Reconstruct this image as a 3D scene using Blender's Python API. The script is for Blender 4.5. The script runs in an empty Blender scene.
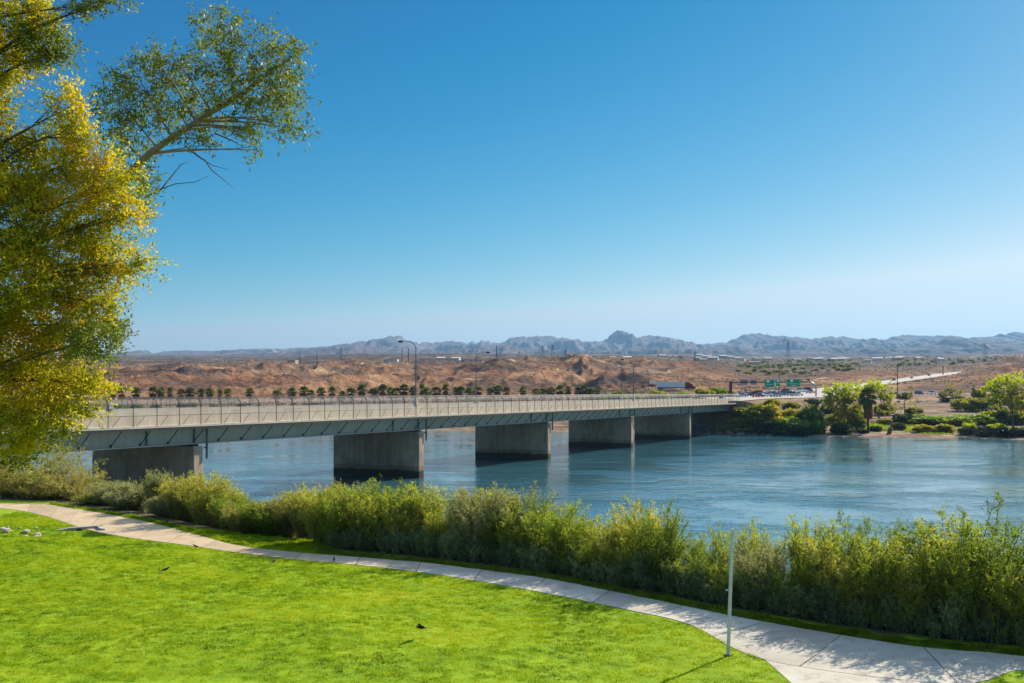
import bpy, bmesh, math, random
import numpy as np
from mathutils import Vector, Matrix

# ------------------------------------------------------------------ camera, light, exposure
S = bpy.context.scene
C = S.collection
F = 995.0                    # focal length in pixels of the 1024 px wide frame (35 mm)
EYE = 15.75                  # eye height above the river
HZ = 392.0                   # row of the true horizon
cam_data = bpy.data.cameras.new('camera')
cam = bpy.data.objects.new('camera', cam_data); C.objects.link(cam)
cam.location = (0, 0, EYE); cam.rotation_euler = (math.radians(90), 0, 0)
cam_data.sensor_width = 36.0; cam_data.lens = F / 1024 * 36
cam_data.shift_y = (HZ - 341.5) / 1024
cam_data.clip_start = 0.5; cam_data.clip_end = 60000
S.camera = cam

SUN_AZ, SUN_EL = 42.0, 32.5
EXPO = 0.82
w = bpy.data.worlds.new('World'); S.world = w; w.use_nodes = True
nt = w.node_tree; nt.nodes.clear()
sky = nt.nodes.new('ShaderNodeTexSky'); sky.sky_type = 'NISHITA'; sky.sun_disc = False
sky.sun_elevation = math.radians(SUN_EL); sky.sun_rotation = math.radians(SUN_AZ)
sky.altitude = 200; sky.air_density = 1.0; sky.dust_density = 0.22; sky.ozone_density = 3.0
bg = nt.nodes.new('ShaderNodeBackground'); bg.inputs[1].default_value = 0.10
wo = nt.nodes.new('ShaderNodeOutputWorld')
# deeper, cleaner blue: each channel of the sky gets its own contrast
sep = nt.nodes.new('ShaderNodeSeparateColor'); com = nt.nodes.new('ShaderNodeCombineColor')
nt.links.new(sky.outputs[0], sep.inputs[0])
def wm_(op, a, b):
    o = nt.nodes.new('ShaderNodeMath'); o.operation = op
    nt.links.new(a, o.inputs[0]); o.inputs[1].default_value = b; return o.outputs[0]
kd = 0.1 * 2 ** EXPO
r_ = wm_('MULTIPLY', wm_('MINIMUM', wm_('POWER', wm_('MAXIMUM', wm_('MULTIPLY', wm_('SUBTRACT', wm_('MULTIPLY', sep.outputs[0], .1275), .225), 1 / .425), 0.08), 1.9), 9.0), .423 / kd)
g_ = wm_('MULTIPLY', wm_('MINIMUM', wm_('POWER', wm_('MULTIPLY', sep.outputs[1], .1275 / .843), 1.5), 7.0), .595 / kd)
b_ = wm_('MULTIPLY', wm_('MINIMUM', wm_('MULTIPLY', sep.outputs[2], .1275), 6.0), .69 / kd)
def mn_(a, b, f):
    q = wm_('MULTIPLY', b, f); o = nt.nodes.new('ShaderNodeMath'); o.operation = 'MINIMUM'; nt.links.new(a, o.inputs[0]); nt.links.new(q, o.inputs[1]); return o.outputs[0]
g_ = mn_(g_, b_, .955); r_ = mn_(r_, g_, .84)
for i_, c_ in enumerate((r_, g_, b_)): nt.links.new(c_, com.inputs[i_])
# above the frame the sky is brightened, added as fill for the shade
tcw = nt.nodes.new('ShaderNodeTexCoord'); sxw = nt.nodes.new('ShaderNodeSeparateXYZ'); nt.links.new(tcw.outputs['Generated'], sxw.inputs[0])
mrw = nt.nodes.new('ShaderNodeMapRange'); mrw.interpolation_type = 'SMOOTHSTEP'; mrw.inputs[1].default_value = .40; mrw.inputs[2].default_value = .72; nt.links.new(sxw.outputs[2], mrw.inputs[0])
brw = nt.nodes.new('ShaderNodeMix'); brw.data_type = 'RGBA'; brw.blend_type = 'MULTIPLY'; brw.inputs[0].default_value = 1; nt.links.new(sky.outputs[0], brw.inputs[6]); brw.inputs[7].default_value = (3.0, 2.6, 2.15, 1)
mxw = nt.nodes.new('ShaderNodeMix'); mxw.data_type = 'RGBA'; nt.links.new(mrw.outputs[0], mxw.inputs[0]); nt.links.new(com.outputs[0], mxw.inputs[6]); nt.links.new(brw.outputs[2], mxw.inputs[7])
nt.links.new(mxw.outputs[2], bg.inputs[0]); nt.links.new(bg.outputs[0], wo.inputs[0])
sd = Vector((math.sin(math.radians(SUN_AZ)) * math.cos(math.radians(SUN_EL)),
             math.cos(math.radians(SUN_AZ)) * math.cos(math.radians(SUN_EL)), math.sin(math.radians(SUN_EL))))
sl = bpy.data.lights.new('sun', 'SUN'); sl.energy = 4.8; sl.angle = math.radians(0.53); sl.color = (1.0, 0.92, 0.78)
so = bpy.data.objects.new('sun', sl); C.objects.link(so); so.location = (60, 60, 120)
so.rotation_euler = sd.to_track_quat('Z', 'Y').to_euler()
S.view_settings.view_transform = 'Standard'; S.view_settings.look = 'None'
S.view_settings.exposure = EXPO; S.view_settings.gamma = 1.0; S.view_settings.use_curve_mapping = False
S.render.engine = 'CYCLES'
S.cycles.use_denoising = True
S.cycles.max_bounces = 8; S.cycles.diffuse_bounces = 4; S.cycles.glossy_bounces = 3
S.cycles.transmission_bounces = 4; S.cycles.transparent_max_bounces = 12; S.cycles.volume_bounces = 0
S.cycles.sample_clamp_indirect = 6
HAZE_DENSITY = 4.2e-5

rnd = random.Random(7)
rng = np.random.default_rng(11)

# ------------------------------------------------------------------ helpers
def P(px, py, Y):
    return Vector(((px - 512) / F * Y, Y, EYE - (py - HZ) / F * Y))

def gp(px, py, h):
    """point of a level plane h below the eye seen at a pixel"""
    return P(px, py, h * F / (py - HZ))

def _hash(ix, iy, seed):
    n = (ix.astype(np.int64) * 374761393 + iy.astype(np.int64) * 668265263 + seed * 974634773) & 0x7fffffff
    n = ((n ^ (n >> 13)) * 1274126177) & 0x7fffffff
    return ((n ^ (n >> 16)) & 0xffff) / 65535.0

def vnoise(x, y, seed=0):
    x = np.asarray(x, float); y = np.asarray(y, float)
    ix = np.floor(x); iy = np.floor(y); fx = x - ix; fy = y - iy
    u = fx * fx * fx * (fx * (fx * 6 - 15) + 10); v = fy * fy * fy * (fy * (fy * 6 - 15) + 10)
    a = _hash(ix, iy, seed); b = _hash(ix + 1, iy, seed); c = _hash(ix, iy + 1, seed); d = _hash(ix + 1, iy + 1, seed)
    return (a * (1 - u) + b * u) * (1 - v) + (c * (1 - u) + d * u) * v

def fbm(x, y, o=4, seed=0):
    s = 0; a = 0.5; t = 0
    for k in range(o):
        s = s + a * vnoise(np.asarray(x) * 2 ** k + 17.3 * k, np.asarray(y) * 2 ** k + 9.1 * k, seed + k); t += a; a *= 0.5
    return s / t

def ridged(x, y, o=4, seed=0):
    s = 0; a = 0.5; t = 0
    for k in range(o):
        n = 1 - np.abs(2 * vnoise(np.asarray(x) * 2.03 ** k + 11.7 * k, np.asarray(y) * 2.03 ** k + 5.3 * k, seed + k) - 1)
        s = s + a * n * n; t += a; a *= 0.5
    return s / t

def smooth(e0, e1, x):
    t = np.clip((np.asarray(x, float) - e0) / (e1 - e0), 0, 1); return t * t * (3 - 2 * t)

# ---- materials
class NT:
    def __init__(s, name):
        s.m = bpy.data.materials.new(name); s.m.use_nodes = True; s.t = s.m.node_tree; s.t.nodes.clear()
        s.out = s.n('ShaderNodeOutputMaterial')
    def n(s, typ, **kw):
        o = s.t.nodes.new(typ)
        for k, v in kw.items(): setattr(o, k, v)
        return o
    def l(s, a, b): s.t.links.new(a, b)
    def coord(s, which='Object', scale=(1, 1, 1)):
        tc = s.n('ShaderNodeTexCoord'); mp = s.n('ShaderNodeMapping'); mp.inputs['Scale'].default_value = scale
        s.l(tc.outputs[which], mp.inputs[0]); return mp.outputs[0]
    def noise(s, vec, scale, detail=4, rough=0.55, dist=0):
        o = s.n('ShaderNodeTexNoise'); o.inputs['Scale'].default_value = scale; o.inputs['Detail'].default_value = detail
        o.inputs['Roughness'].default_value = rough; o.inputs['Distortion'].default_value = dist
        if vec is not None: s.l(vec, o.inputs['Vector'])
        return o.outputs['Fac']
    def ramp(s, fac, stops):
        o = s.n('ShaderNodeValToRGB'); e = o.color_ramp.elements
        while len(e) < len(stops): e.new(0.5)
        for el, (p, c) in zip(e, stops):
            el.position = p; el.color = (*c, 1) if len(c) == 3 else c
        s.l(fac, o.inputs[0]); return o.outputs[0]
    def math(s, op, a, b=None, clamp=False):
        o = s.n('ShaderNodeMath', operation=op); o.use_clamp = clamp
        for i, v in enumerate((a, b)):
            if v is None: continue
            if isinstance(v, (int, float)): o.inputs[i].default_value = v
            else: s.l(v, o.inputs[i])
        return o.outputs[0]
    def mix(s, fac, a, b, blend='MIX'):
        o = s.n('ShaderNodeMix', data_type='RGBA', blend_type=blend)
        for i, v in ((0, fac), (6, a), (7, b)):
            if isinstance(v, (int, float)): o.inputs[i].default_value = v
            elif isinstance(v, tuple): o.inputs[i].default_value = (*v, 1) if len(v) == 3 else v
            else: s.l(v, o.inputs[i])
        return o.outputs[2]
    def bump(s, h, strength, dist):
        o = s.n('ShaderNodeBump'); o.inputs['Strength'].default_value = strength; o.inputs['Distance'].default_value = dist
        s.l(h, o.inputs['Height']); return o.outputs[0]
    def principled(s, col, rough=0.8, normal=None, metal=0, spec=0.3):
        o = s.n('ShaderNodeBsdfPrincipled')
        if isinstance(col, tuple): o.inputs['Base Color'].default_value = (*col, 1)
        else: s.l(col, o.inputs['Base Color'])
        if isinstance(rough, (int, float)): o.inputs['Roughness'].default_value = rough
        else: s.l(rough, o.inputs['Roughness'])
        o.inputs['Metallic'].default_value = metal; o.inputs['Specular IOR Level'].default_value = spec
        if normal is not None: s.l(normal, o.inputs['Normal'])
        return o.outputs[0]
    def done(s, sh): s.l(sh, s.out.inputs[0]); return s.m

def mat_plain(name, col, rough=0.7, var=0.18, scale=1.5, metal=0, spec=0.3):
    k = NT(name); v = k.coord('Object')
    f = k.noise(v, scale, 5)
    c = k.ramp(f, [(0.3, tuple(x * (1 - var) for x in col)), (0.7, tuple(min(1, x * (1 + var)) for x in col))])
    return k.done(k.principled(c, rough, None, metal, spec))

def mat_leaf(name, stops, scale=1.2, trans=0.4, rnd_amt=0.25, rough=0.55):
    """leaf: clump scale colour variation, variation from plant to plant, light passing through"""
    k = NT(name); v = k.coord('Object')
    f1 = k.noise(v, scale, 3, 0.7)
    f2 = k.noise(v, scale * 9, 2, 0.6)
    oi = k.n('ShaderNodeObjectInfo')
    a = k.math('MULTIPLY', f1, 0.62); b = k.math('MULTIPLY', f2, 0.38)
    f = k.math('ADD', a, b)
    r = k.math('MULTIPLY', k.math('SUBTRACT', oi.outputs['Random'], 0.5), rnd_amt)
    f = k.math('ADD', f, r, True)
    c = k.ramp(f, stops)
    p = k.principled(c, rough, None, 0, 0.12)
    t = k.n('ShaderNodeBsdfTranslucent')
    c2 = k.mix(1.0, c, (1.0, 1.0, 0.55), 'MULTIPLY')
    k.l(c2, t.inputs['Color'])
    m = k.n('ShaderNodeMixShader'); m.inputs[0].default_value = trans
    k.l(p, m.inputs[1]); k.l(t.outputs[0], m.inputs[2])
    return k.done(m.outputs[0])

# ---- mesh builder
class MB:
    def __init__(s): s.v = []; s.f = []; s.mi = []
    def add(s, vs, fs, mi=0):
        b = len(s.v); s.v.extend([tuple(p) for p in vs]); s.f.extend([tuple(b + i for i in f) for f in fs]); s.mi.extend([mi] * len(fs))
    def box(s, lo, hi, mi=0, rot=None, at=None):
        x0, y0, z0 = lo; x1, y1, z1 = hi
        vs = [Vector(p) for p in ((x0, y0, z0), (x1, y0, z0), (x1, y1, z0), (x0, y1, z0), (x0, y0, z1), (x1, y0, z1), (x1, y1, z1), (x0, y1, z1))]
        if rot is not None: vs = [rot @ p for p in vs]
        if at is not None: vs = [p + Vector(at) for p in vs]
        s.add(vs, [(0, 3, 2, 1), (4, 5, 6, 7), (0, 1, 5, 4), (1, 2, 6, 5), (2, 3, 7, 6), (3, 0, 4, 7)], mi)
        return s
    def prism(s, prof, y0, y1, mi=0, axis='y'):
        """profile of (a, z) pairs swept along an axis"""
        n = len(prof)
        g = (lambda a, z, t: (a, t, z)) if axis == 'y' else (lambda a, z, t: (t, a, z))
        vs = [g(a, z, y0) for a, z in prof] + [g(a, z, y1) for a, z in prof]
        fs = [tuple(range(n))[::-1], tuple(range(n, 2 * n))] + [(i, (i + 1) % n, n + (i + 1) % n, n + i) for i in range(n)]
        s.add(vs, fs, mi); return s
    def tube(s, pts, rad, n=6, mi=0, cap=True):
        pts = [Vector(p) for p in pts]; m = len(pts)
        if isinstance(rad, (int, float)): rad = [rad] * m
        vs = []; prev = None
        for i, p in enumerate(pts):
            d = (pts[min(i + 1, m - 1)] - pts[max(i - 1, 0)])
            if d.length < 1e-9: d = Vector((0, 0, 1))
            d.normalize()
            if prev is None:
                a = d.orthogonal().normalized()
            else:
                a = prev - d * prev.dot(d)
                a = a.normalized() if a.length > 1e-6 else d.orthogonal().normalized()
            prev = a; b = d.cross(a)
            for j in range(n):
                t = 2 * math.pi * j / n
                vs.append(p + (a * math.cos(t) + b * math.sin(t)) * rad[i])
        fs = [(i * n + j, i * n + (j + 1) % n, (i + 1) * n + (j + 1) % n, (i + 1) * n + j) for i in range(m - 1) for j in range(n)]
        if cap: fs += [tuple(range(n))[::-1], tuple((m - 1) * n + j for j in range(n))]
        s.add(vs, fs, mi); return s
    def rock(s, c, r, rn, squash=0.7, mi=0):
        bm = bmesh.new(); bmesh.ops.create_icosphere(bm, subdivisions=1, radius=1)
        sx, sy, sz = (r * rn.uniform(0.7, 1.3) for _ in range(3)); R = Matrix.Rotation(rn.uniform(0, 6.3), 3, 'Z')
        vs = []
        for v in bm.verts:
            k = rn.uniform(0.75, 1.15); q = R @ Vector((v.co.x * sx * k, v.co.y * sy * k, v.co.z * sz * k * squash)); vs.append(q + Vector(c))
        s.add(vs, [tuple(v.index for v in f.verts) for f in bm.faces], mi); bm.free(); return s
    def build(s, name, mats, parent=None, smooth_=False, bevel=0):
        me = bpy.data.meshes.new(name); me.from_pydata(s.v, [], s.f)
        if not isinstance(mats, (list, tuple)): mats = [mats]
        for m in mats: me.materials.append(m)
        if len(mats) > 1: me.polygons.foreach_set('material_index', s.mi)
        if smooth_: me.polygons.foreach_set('use_smooth', [True] * len(me.polygons))
        me.update()
        o = bpy.data.objects.new(name, me); C.objects.link(o)
        if parent is not None: o.parent = parent
        if bevel:
            md = o.modifiers.new('bevel', 'BEVEL'); md.width = bevel; md.segments = 2; md.limit_method = 'ANGLE'
        return o

def np_mesh(name, verts, faces, m, parent=None, smooth_=False):
    """verts (N,3), faces (M,k) arrays"""
    verts = np.asarray(verts, np.float32); faces = np.asarray(faces, np.int32)
    me = bpy.data.meshes.new(name); k = faces.shape[1]
    me.vertices.add(len(verts)); me.vertices.foreach_set('co', verts.ravel())
    me.loops.add(faces.size); me.loops.foreach_set('vertex_index', faces.ravel())
    me.polygons.add(len(faces)); me.polygons.foreach_set('loop_start', np.arange(0, faces.size, k, dtype=np.int32))
    if smooth_: me.polygons.foreach_set('use_smooth', np.ones(len(faces), bool))
    me.update(calc_edges=True); me.validate()
    if m is not None: me.materials.append(m)
    o = bpy.data.objects.new(name, me); C.objects.link(o)
    if parent is not None: o.parent = parent
    return o

def tag(o, label=None, cat=None, group=None, kind=None):
    if label: o['label'] = label
    if cat: o['category'] = cat
    if group: o['group'] = group
    if kind: o['kind'] = kind
    return o

def thing(name, label, cat, loc=(0, 0, 0), rotz=0, group=None):
    o = bpy.data.objects.new(name, None); C.objects.link(o); o.location = loc; o.rotation_euler = (0, 0, rotz)
    return tag(o, label, cat, group)

def dup(root, loc, rotz=0, scale=None, label=None, group=None):
    r = root.copy(); C.objects.link(r); r.location = loc; r.rotation_euler = (0, 0, rotz)
    if scale is not None: r.scale = scale
    if label: r['label'] = label
    if group: r['group'] = group
    for ch in list(root.children):
        c = ch.copy(); C.objects.link(c); c.parent = r
        for g in ch.children:
            d = g.copy(); C.objects.link(d); d.parent = c
    return r

def unit(a):
    return a / np.maximum(np.linalg.norm(a, axis=-1, keepdims=True), 1e-9)

def leaves(cen, dirs, ln, wd, rg):
    """diamond leaves: returns verts, faces"""
    n = len(cen); d = unit(dirs)
    q = unit(np.cross(d, unit(rg.normal(size=(n, 3)))))
    ln = np.broadcast_to(ln, (n,))[:, None]; wd = np.broadcast_to(wd, (n,))[:, None]
    nrm = np.cross(d, q) * ln * 0.12
    v = np.stack([cen, cen + d * ln * 0.45 + q * wd * 0.5 + nrm, cen + d * ln, cen + d * ln * 0.45 - q * wd * 0.5 + nrm], 1).reshape(-1, 3)
    f = np.arange(4 * n).reshape(n, 4)
    return v, f

def blob_points(n, cen, rad, rg, shell=0.6):
    d = unit(rg.normal(size=(n, 3))); r = rg.random(n)[:, None] ** (1 / 3)
    r = shell * (0.55 + 0.5 * rg.random(n)[:, None]) + (1 - shell) * r
    return np.asarray(cen) + d * r * np.asarray(rad)

def grid_mesh(name, X, Y, Z, m, smooth_=True):
    r, c = X.shape
    v = np.stack([X, Y, Z], -1).reshape(-1, 3)
    i = np.arange(r * c).reshape(r, c)
    f = np.stack([i[:-1, :-1], i[:-1, 1:], i[1:, 1:], i[1:, :-1]], -1).reshape(-1, 4)
    return np_mesh(name, v, f, m, None, smooth_)

# ------------------------------------------------------------------ bridge frame
TH = math.atan2(509, F); Z0 = 134.0; U = EYE / 117.0; LSP = 0.37 * Z0 / math.cos(TH)
BX0, BY0 = -309 / F * Z0, Z0
BROT = math.pi / 2 - TH
def bridge_pt(s, p, z=0):
    return Vector((BX0 + s * math.sin(TH) - p * math.cos(TH), BY0 + s * math.cos(TH) + p * math.sin(TH), z))
def uz(u): return EYE - u * U
WB = 19.4
ZROAD = uz(25); ZWALK = uz(32); ZSOFF = uz(33.6); ZGB = uz(52)
S_END = 5.08 * LSP; S_BEG = -1.45 * LSP

# ------------------------------------------------------------------ far terrain function
COLS = [
 (-400, [(400, 433), (440, 426), (470, 412), (560, 405), (650, 395), (800, 387), (1000, 377), (1150, 369), (1400, 366), (2000, 363), (4000, 359), (7000, 357)]),
 (100, [(415, 429.8), (440, 424), (470, 412), (560, 405), (650, 394), (800, 386.5), (1000, 377), (1150, 369), (1400, 366), (2000, 363), (4000, 359), (7000, 357)]),
 (300, [(412, 430), (440, 424), (470, 412), (560, 405), (650, 394), (800, 385.5), (950, 377), (1100, 368.5), (1400, 365.5), (2000, 363), (4000, 359), (7000, 357)]),
 (430, [(408, 430.4), (440, 424), (470, 412), (560, 404), (650, 393), (800, 382), (950, 371), (1050, 365), (1400, 363), (2000, 360), (4000, 358), (7000, 357)]),
 (530, [(400, 431.2), (435, 422), (470, 409), (560, 402), (650, 392), (760, 381), (880, 369), (1000, 360.5), (1400, 360.5), (2000, 360), (4000, 358), (7000, 357)]),
 (640, [(385, 432.7), (425, 418), (460, 404), (560, 400), (650, 393), (760, 383), (900, 372), (1050, 361.5), (1400, 361), (2000, 360), (4000, 358), (7000, 356.5)]),
 (700, [(370, 434.4), (395, 420), (420, 403), (560, 399), (700, 389), (900, 377), (1100, 366), (1300, 364), (2000, 362), (4000, 358), (7000, 356)]),
 (760, [(360, 435.5), (378, 420), (395, 404), (450, 401), (500, 398), (600, 392), (700, 388), (1000, 380), (1500, 371), (2000, 366), (3000, 361), (5000, 358), (7000, 356)]),
 (850, [(350, 436.8), (372, 430), (420, 422), (500, 409), (600, 398), (700, 390), (800, 386), (1000, 378), (1500, 369), (2000, 365), (3000, 361), (5000, 357.5), (7000, 356)]),
 (950, [(340, 438), (365, 431), (420, 422), (480, 412), (560, 402), (640, 393), (750, 387), (900, 380), (1100, 374), (1500, 366), (2000, 363), (3000, 360), (5000, 357), (7000, 355)]),
 (1024, [(328, 439.8), (350, 433), (420, 422), (500, 409), (560, 401), (640, 391), (750, 381), (900, 371), (1050, 363.5), (1400, 361), (2000, 360), (3000, 358), (5000, 356), (7000, 355)]),
 (1500, [(300, 444), (330, 436), (400, 424), (500, 408), (560, 400), (640, 390), (750, 380), (900, 370), (1050, 363), (1400, 361), (2000, 360), (3000, 358), (5000, 356), (7000, 355)]),
]
CPX = np.array([c[0] for c in COLS], float)

def shore_Y(px): return np.interp(px, CPX, [c[1][0][0] for c in COLS])

def base_z(X, Y):
    X = np.asarray(X, float); Y = np.asarray(Y, float)
    px = 512 + X / Y * F
    zs = []
    lY = np.log(Y)
    for c in COLS:
        ys = np.array([a[0] for a in c[1]], float); py = np.array([a[1] for a in c[1]], float)
        zz = EYE - (py - HZ) / F * ys; zz[0] = 0.0
        ys = np.concatenate([[ys[0] - 40], ys]); zz = np.concatenate([[-3.0], zz])
        zs.append(np.interp(lY, np.log(ys), zz))
    zs = np.array(zs)
    k = np.clip(np.searchsorted(CPX, px) - 1, 0, len(CPX) - 2)
    t = np.clip((px - CPX[k]) / (CPX[k + 1] - CPX[k]), 0, 1); t = t * t * (3 - 2 * t)
    return np.take_along_axis(zs, k[None], 0)[0] * (1 - t) + np.take_along_axis(zs, (k + 1)[None], 0)[0] * t

def raw_z(X, Y):
    X = np.atleast_1d(np.asarray(X, float)); Y = np.atleast_1d(np.asarray(Y, float))
    z = base_z(X, Y); px = 512 + X / Y * F
    left = 1 - smooth(640, 760, px)
    hill = smooth(560, 720, Y) * (1 - 0.8 * smooth(1150, 1700, Y))
    rightHill = smooth(930, 1010, px) * smooth(680, 850, Y) * (1 - smooth(1300, 1800, Y))
    amp = 1.0 + hill * (left * 27 + rightHill * 18 + 5 + (1 - left) * 9 * smooth(850, 1300, Y))
    wx = X + 60 * (fbm(X / 160, Y / 160, 3, 61) - .5); wy = Y + 60 * (fbm(X / 160 + 9, Y / 160, 3, 62) - .5)
    n = 0.52 * ridged(wx / 190 + wy / 900, wy / 330, 6, 3) + 0.48 * ridged(wx / 48 + 3, wy / 120, 6, 9) - 0.46
    far = smooth(1200, 3000, Y) * 26 * (fbm(X / 400, Y / 500, 4, 21) - 0.5)
    bank = 0.7 * (fbm(X / 14, Y / 14, 3, 5) - 0.5) * smooth(0.3, 3, z) * (1 - smooth(500, 700, Y))
    return z + amp * n * smooth(520, 640, Y) + far + bank

# the highway beyond the bridge, as points of its centre line (X, Y, z)
_a = bridge_pt(S_END - 6, WB / 2); _b = bridge_pt(S_END + 45, WB / 2 + 1)
ROAD = [(_a.x, _a.y, ZROAD), (_b.x, _b.y, ZROAD + 0.6)]
for q in ((777, 395.5, 520), (803, 391.5, 610), (838, 388, 720), (872, 384, 850), (910, 378.8, 1000), (948, 373.6, 1230), (990, 369.5, 1480), (1060, 366, 1800)):
    v = P(*q); ROAD.append((v.x, v.y, v.z))
def resample(pts, step):
    pts = np.array(pts, float); d = np.r_[0, np.cumsum(np.linalg.norm(np.diff(pts[:, :2], axis=0), axis=1))]
    t = np.linspace(0, d[-1], max(2, int(d[-1] / step)))
    o = np.stack([np.interp(t, d, pts[:, i]) for i in range(pts.shape[1])], 1)
    for _ in range(4):
        o[1:-1] = (o[:-2] + 2 * o[1:-1] + o[2:]) / 4
    return o
ROADS = resample(ROAD, 9)
SIDE = []
for q in ((812, 396, 610), (850, 396.5, 590), (890, 395.5, 600), (930, 394.6, 615), (960, 394.2, 625), (1000, 392.5, 640)):
    v = P(*q); SIDE.append((v.x, v.y, v.z))
SIDES = resample(SIDE, 9)
ROADW = 12.5 + 17 * smooth(425, 470, ROADS[:, 1]) * (1 - smooth(600, 680, ROADS[:, 1]))
def road_blend(X, Y, z, R, half, fall, drop):
    best = np.full(X.shape, 1e9); rz = np.zeros(X.shape); hw_ = np.zeros(X.shape); half = np.broadcast_to(half, (len(R),))
    for i in range(len(R)):
        d = (X - R[i, 0]) ** 2 + (Y - R[i, 1]) ** 2
        m = d < best; best = np.where(m, d, best); rz = np.where(m, R[i, 2], rz); hw_ = np.where(m, half[i], hw_)
    q_ = np.clip((np.sqrt(best) - hw_) / fall, 0, 1); k = 1 - q_ * q_ * (3 - 2 * q_)
    return z * (1 - k) + (rz - drop) * k
def far_z(X, Y):
    X = np.atleast_1d(np.asarray(X, float)); Y = np.atleast_1d(np.asarray(Y, float))
    sh = X.shape; X = X.ravel(); Y = Y.ravel(); z = raw_z(X, Y)
    near = (Y < 2200) & (X > -50) & (X < 1200)
    if near.any():
        zz = z[near]; xx = X[near]; yy = Y[near]
        keep = yy > shore_Y(512 + xx / yy * F) + 14
        z2 = road_blend(xx, yy, zz, SIDES, 7, 18, 0.25)
        z2 = road_blend(xx, yy, z2, ROADS, ROADW + .5, 22, 0.22)
        z[near] = np.where(keep, z2, zz)
    return z.reshape(sh)
def fz(X, Y): return float(far_z([X], [Y])[0])
def far_at(px, py, Ymin=None, Ymax=3000):
    """first far-bank ground point seen at a pixel"""
    Y0_ = Ymin or float(shore_Y(px)) + 1; Ys = np.r_[np.linspace(Y0_, Y0_ + 400, 1600), np.linspace(Y0_ + 401, Ymax, 500)]
    zz = far_z((px - 512) / F * Ys, Ys); yy = HZ + (EYE - zz) / Ys * F
    k = np.argmax(yy <= py)
    if yy[k] > py: k = len(Ys) - 1
    if k > 0 and abs(yy[k - 1] - py) < abs(yy[k] - py): k -= 1
    while k > 0 and yy[k] < py - 2.5: k -= 1
    Y = Ys[k]; return Vector(((px - 512) / F * Y, Y, zz[k]))

# ------------------------------------------------------------------ near ground function
PATH_H = 8.0; GZ = EYE - PATH_H
UP = [(-120, 499), (-40, 502), (10, 504), (50, 505), (100, 513), (150, 522.5), (200, 536), (240, 546), (300, 553), (340, 556), (430, 563.5), (542, 578), (654, 600), (731, 616), (820, 632), (909, 646), (960, 651), (995, 653.5), (1024, 657), (1130, 668), (1300, 684)]
LO = [(-120, 504), (-40, 507), (10, 509.5), (44, 516), (85, 529), (130, 538), (180, 544.5), (232, 552), (292, 559.5), (335, 563), (425, 573), (528, 590), (632, 611), (690, 625), (765, 660), (938, 684), (985, 681), (1003, 674.5), (1030, 671), (1140, 684), (1310, 702)]
UPX = np.array([a[0] for a in UP]); UPY = np.array([a[1] for a in UP])
LOX = np.array([a[0] for a in LO]); LOY = np.array([a[1] for a in LO])
pathU = np.array([tuple(gp(a, b, PATH_H))[:2] for a, b in UP])
SW0 = gp(-90, 545, PATH_H); SW1 = gp(92, 533, PATH_H)          # a small swale running to the culvert
def near_z(X, Y):
    X = np.asarray(X, float); Y = np.asarray(Y, float)
    px = 512 + X / Y * F
    yu = np.interp(px, UPX, UPY); Yu = PATH_H * F / (yu - HZ)       # depth of the path's far edge along the same ray
    d = (Y - Yu) * 0.78
    z = GZ + 0.0 * X
    b0 = 4.5 - 1.6 * (1 - smooth(300, 400, px))
    z = z - smooth(b0, 17, d) * 4.6 - smooth(13, 36, d) * 6.5
    # gentle roll of the lawn on the camera's side of the path
    Yl = PATH_H * F / (np.interp(px, LOX, LOY) - HZ)
    off = smooth(0.25, 3.0, (Yl - Y) * .78)
    dn = off * (1 - smooth(1.0, 4.0, X))
    z = z + dn * (0.35 * (fbm(X / 9, Y / 9, 2, 31) - 0.5)) + smooth(4, 16, (Yl - Y)) * 0.3 * (1 - smooth(0, 4, X))
    ax, ay = SW1.x - SW0.x, SW1.y - SW0.y; L2 = ax * ax + ay * ay
    t = np.clip(((X - SW0.x) * ax + (Y - SW0.y) * ay) / L2, 0, 1)
    ds = np.hypot(X - SW0.x - ax * t, Y - SW0.y - ay * t)
    z = z - 0.62 * np.exp(-(ds / 1.25) ** 2) * smooth(0.1, 0.7, (Yl - Y) * .78)
    return z
def nz(X, Y): return float(near_z(np.array([X]), np.array([Y]))[0])

# ------------------------------------------------------------------ materials
M = {}
# lawn soil and turf
k = NT('turf'); v = k.coord('Object')
n1 = k.noise(v, 0.55, 5, 0.6); n2 = k.noise(k.coord('Object', (1, 0.55, 1)), 2.6, 4, 0.7); n3 = k.noise(v, 26, 3, 0.6)
f = k.math('ADD', k.math('ADD', k.math('MULTIPLY', n1, 0.42), k.math('MULTIPLY', n2, 0.38)), k.math('MULTIPLY', n3, 0.2))
c = k.ramp(f, [(0.3, (0.06, 0.12, 0.005)), (0.46, (0.17, 0.28, 0.006)), (0.58, (0.27, 0.36, 0.01)), (0.72, (0.40, 0.38, 0.03))])
at = k.n('ShaderNodeVertexColor'); at.layer_name = 'dirt'
dirt = k.ramp(k.noise(v, 1.7, 5), [(0.3, (0.05, 0.042, 0.02)), (0.7, (0.15, 0.11, 0.055))])
c = k.mix(at.outputs[0], c, dirt)
M['turf'] = k.done(k.principled(c, 0.9, k.bump(f, 0.5, 0.06), 0, 0.1))
k = NT('grass_blades'); v = k.coord('Object')
f = k.math('ADD', k.math('ADD', k.math('MULTIPLY', k.noise(v, 0.22, 4, 0.55), 0.38), k.math('MULTIPLY', k.noise(v, 1.7, 3, 0.6), 0.30)), k.math('MULTIPLY', k.noise(v, 7.5, 3, 0.65), 0.32))
c = k.ramp(f, [(0.37, (0.035, 0.075, 0.002)), (0.43, (0.13, 0.215, 0.004)), (0.50, (0.28, 0.375, 0.006)), (0.58, (0.44, 0.47, 0.014)), (0.66, (0.60, 0.50, 0.06))])
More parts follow.
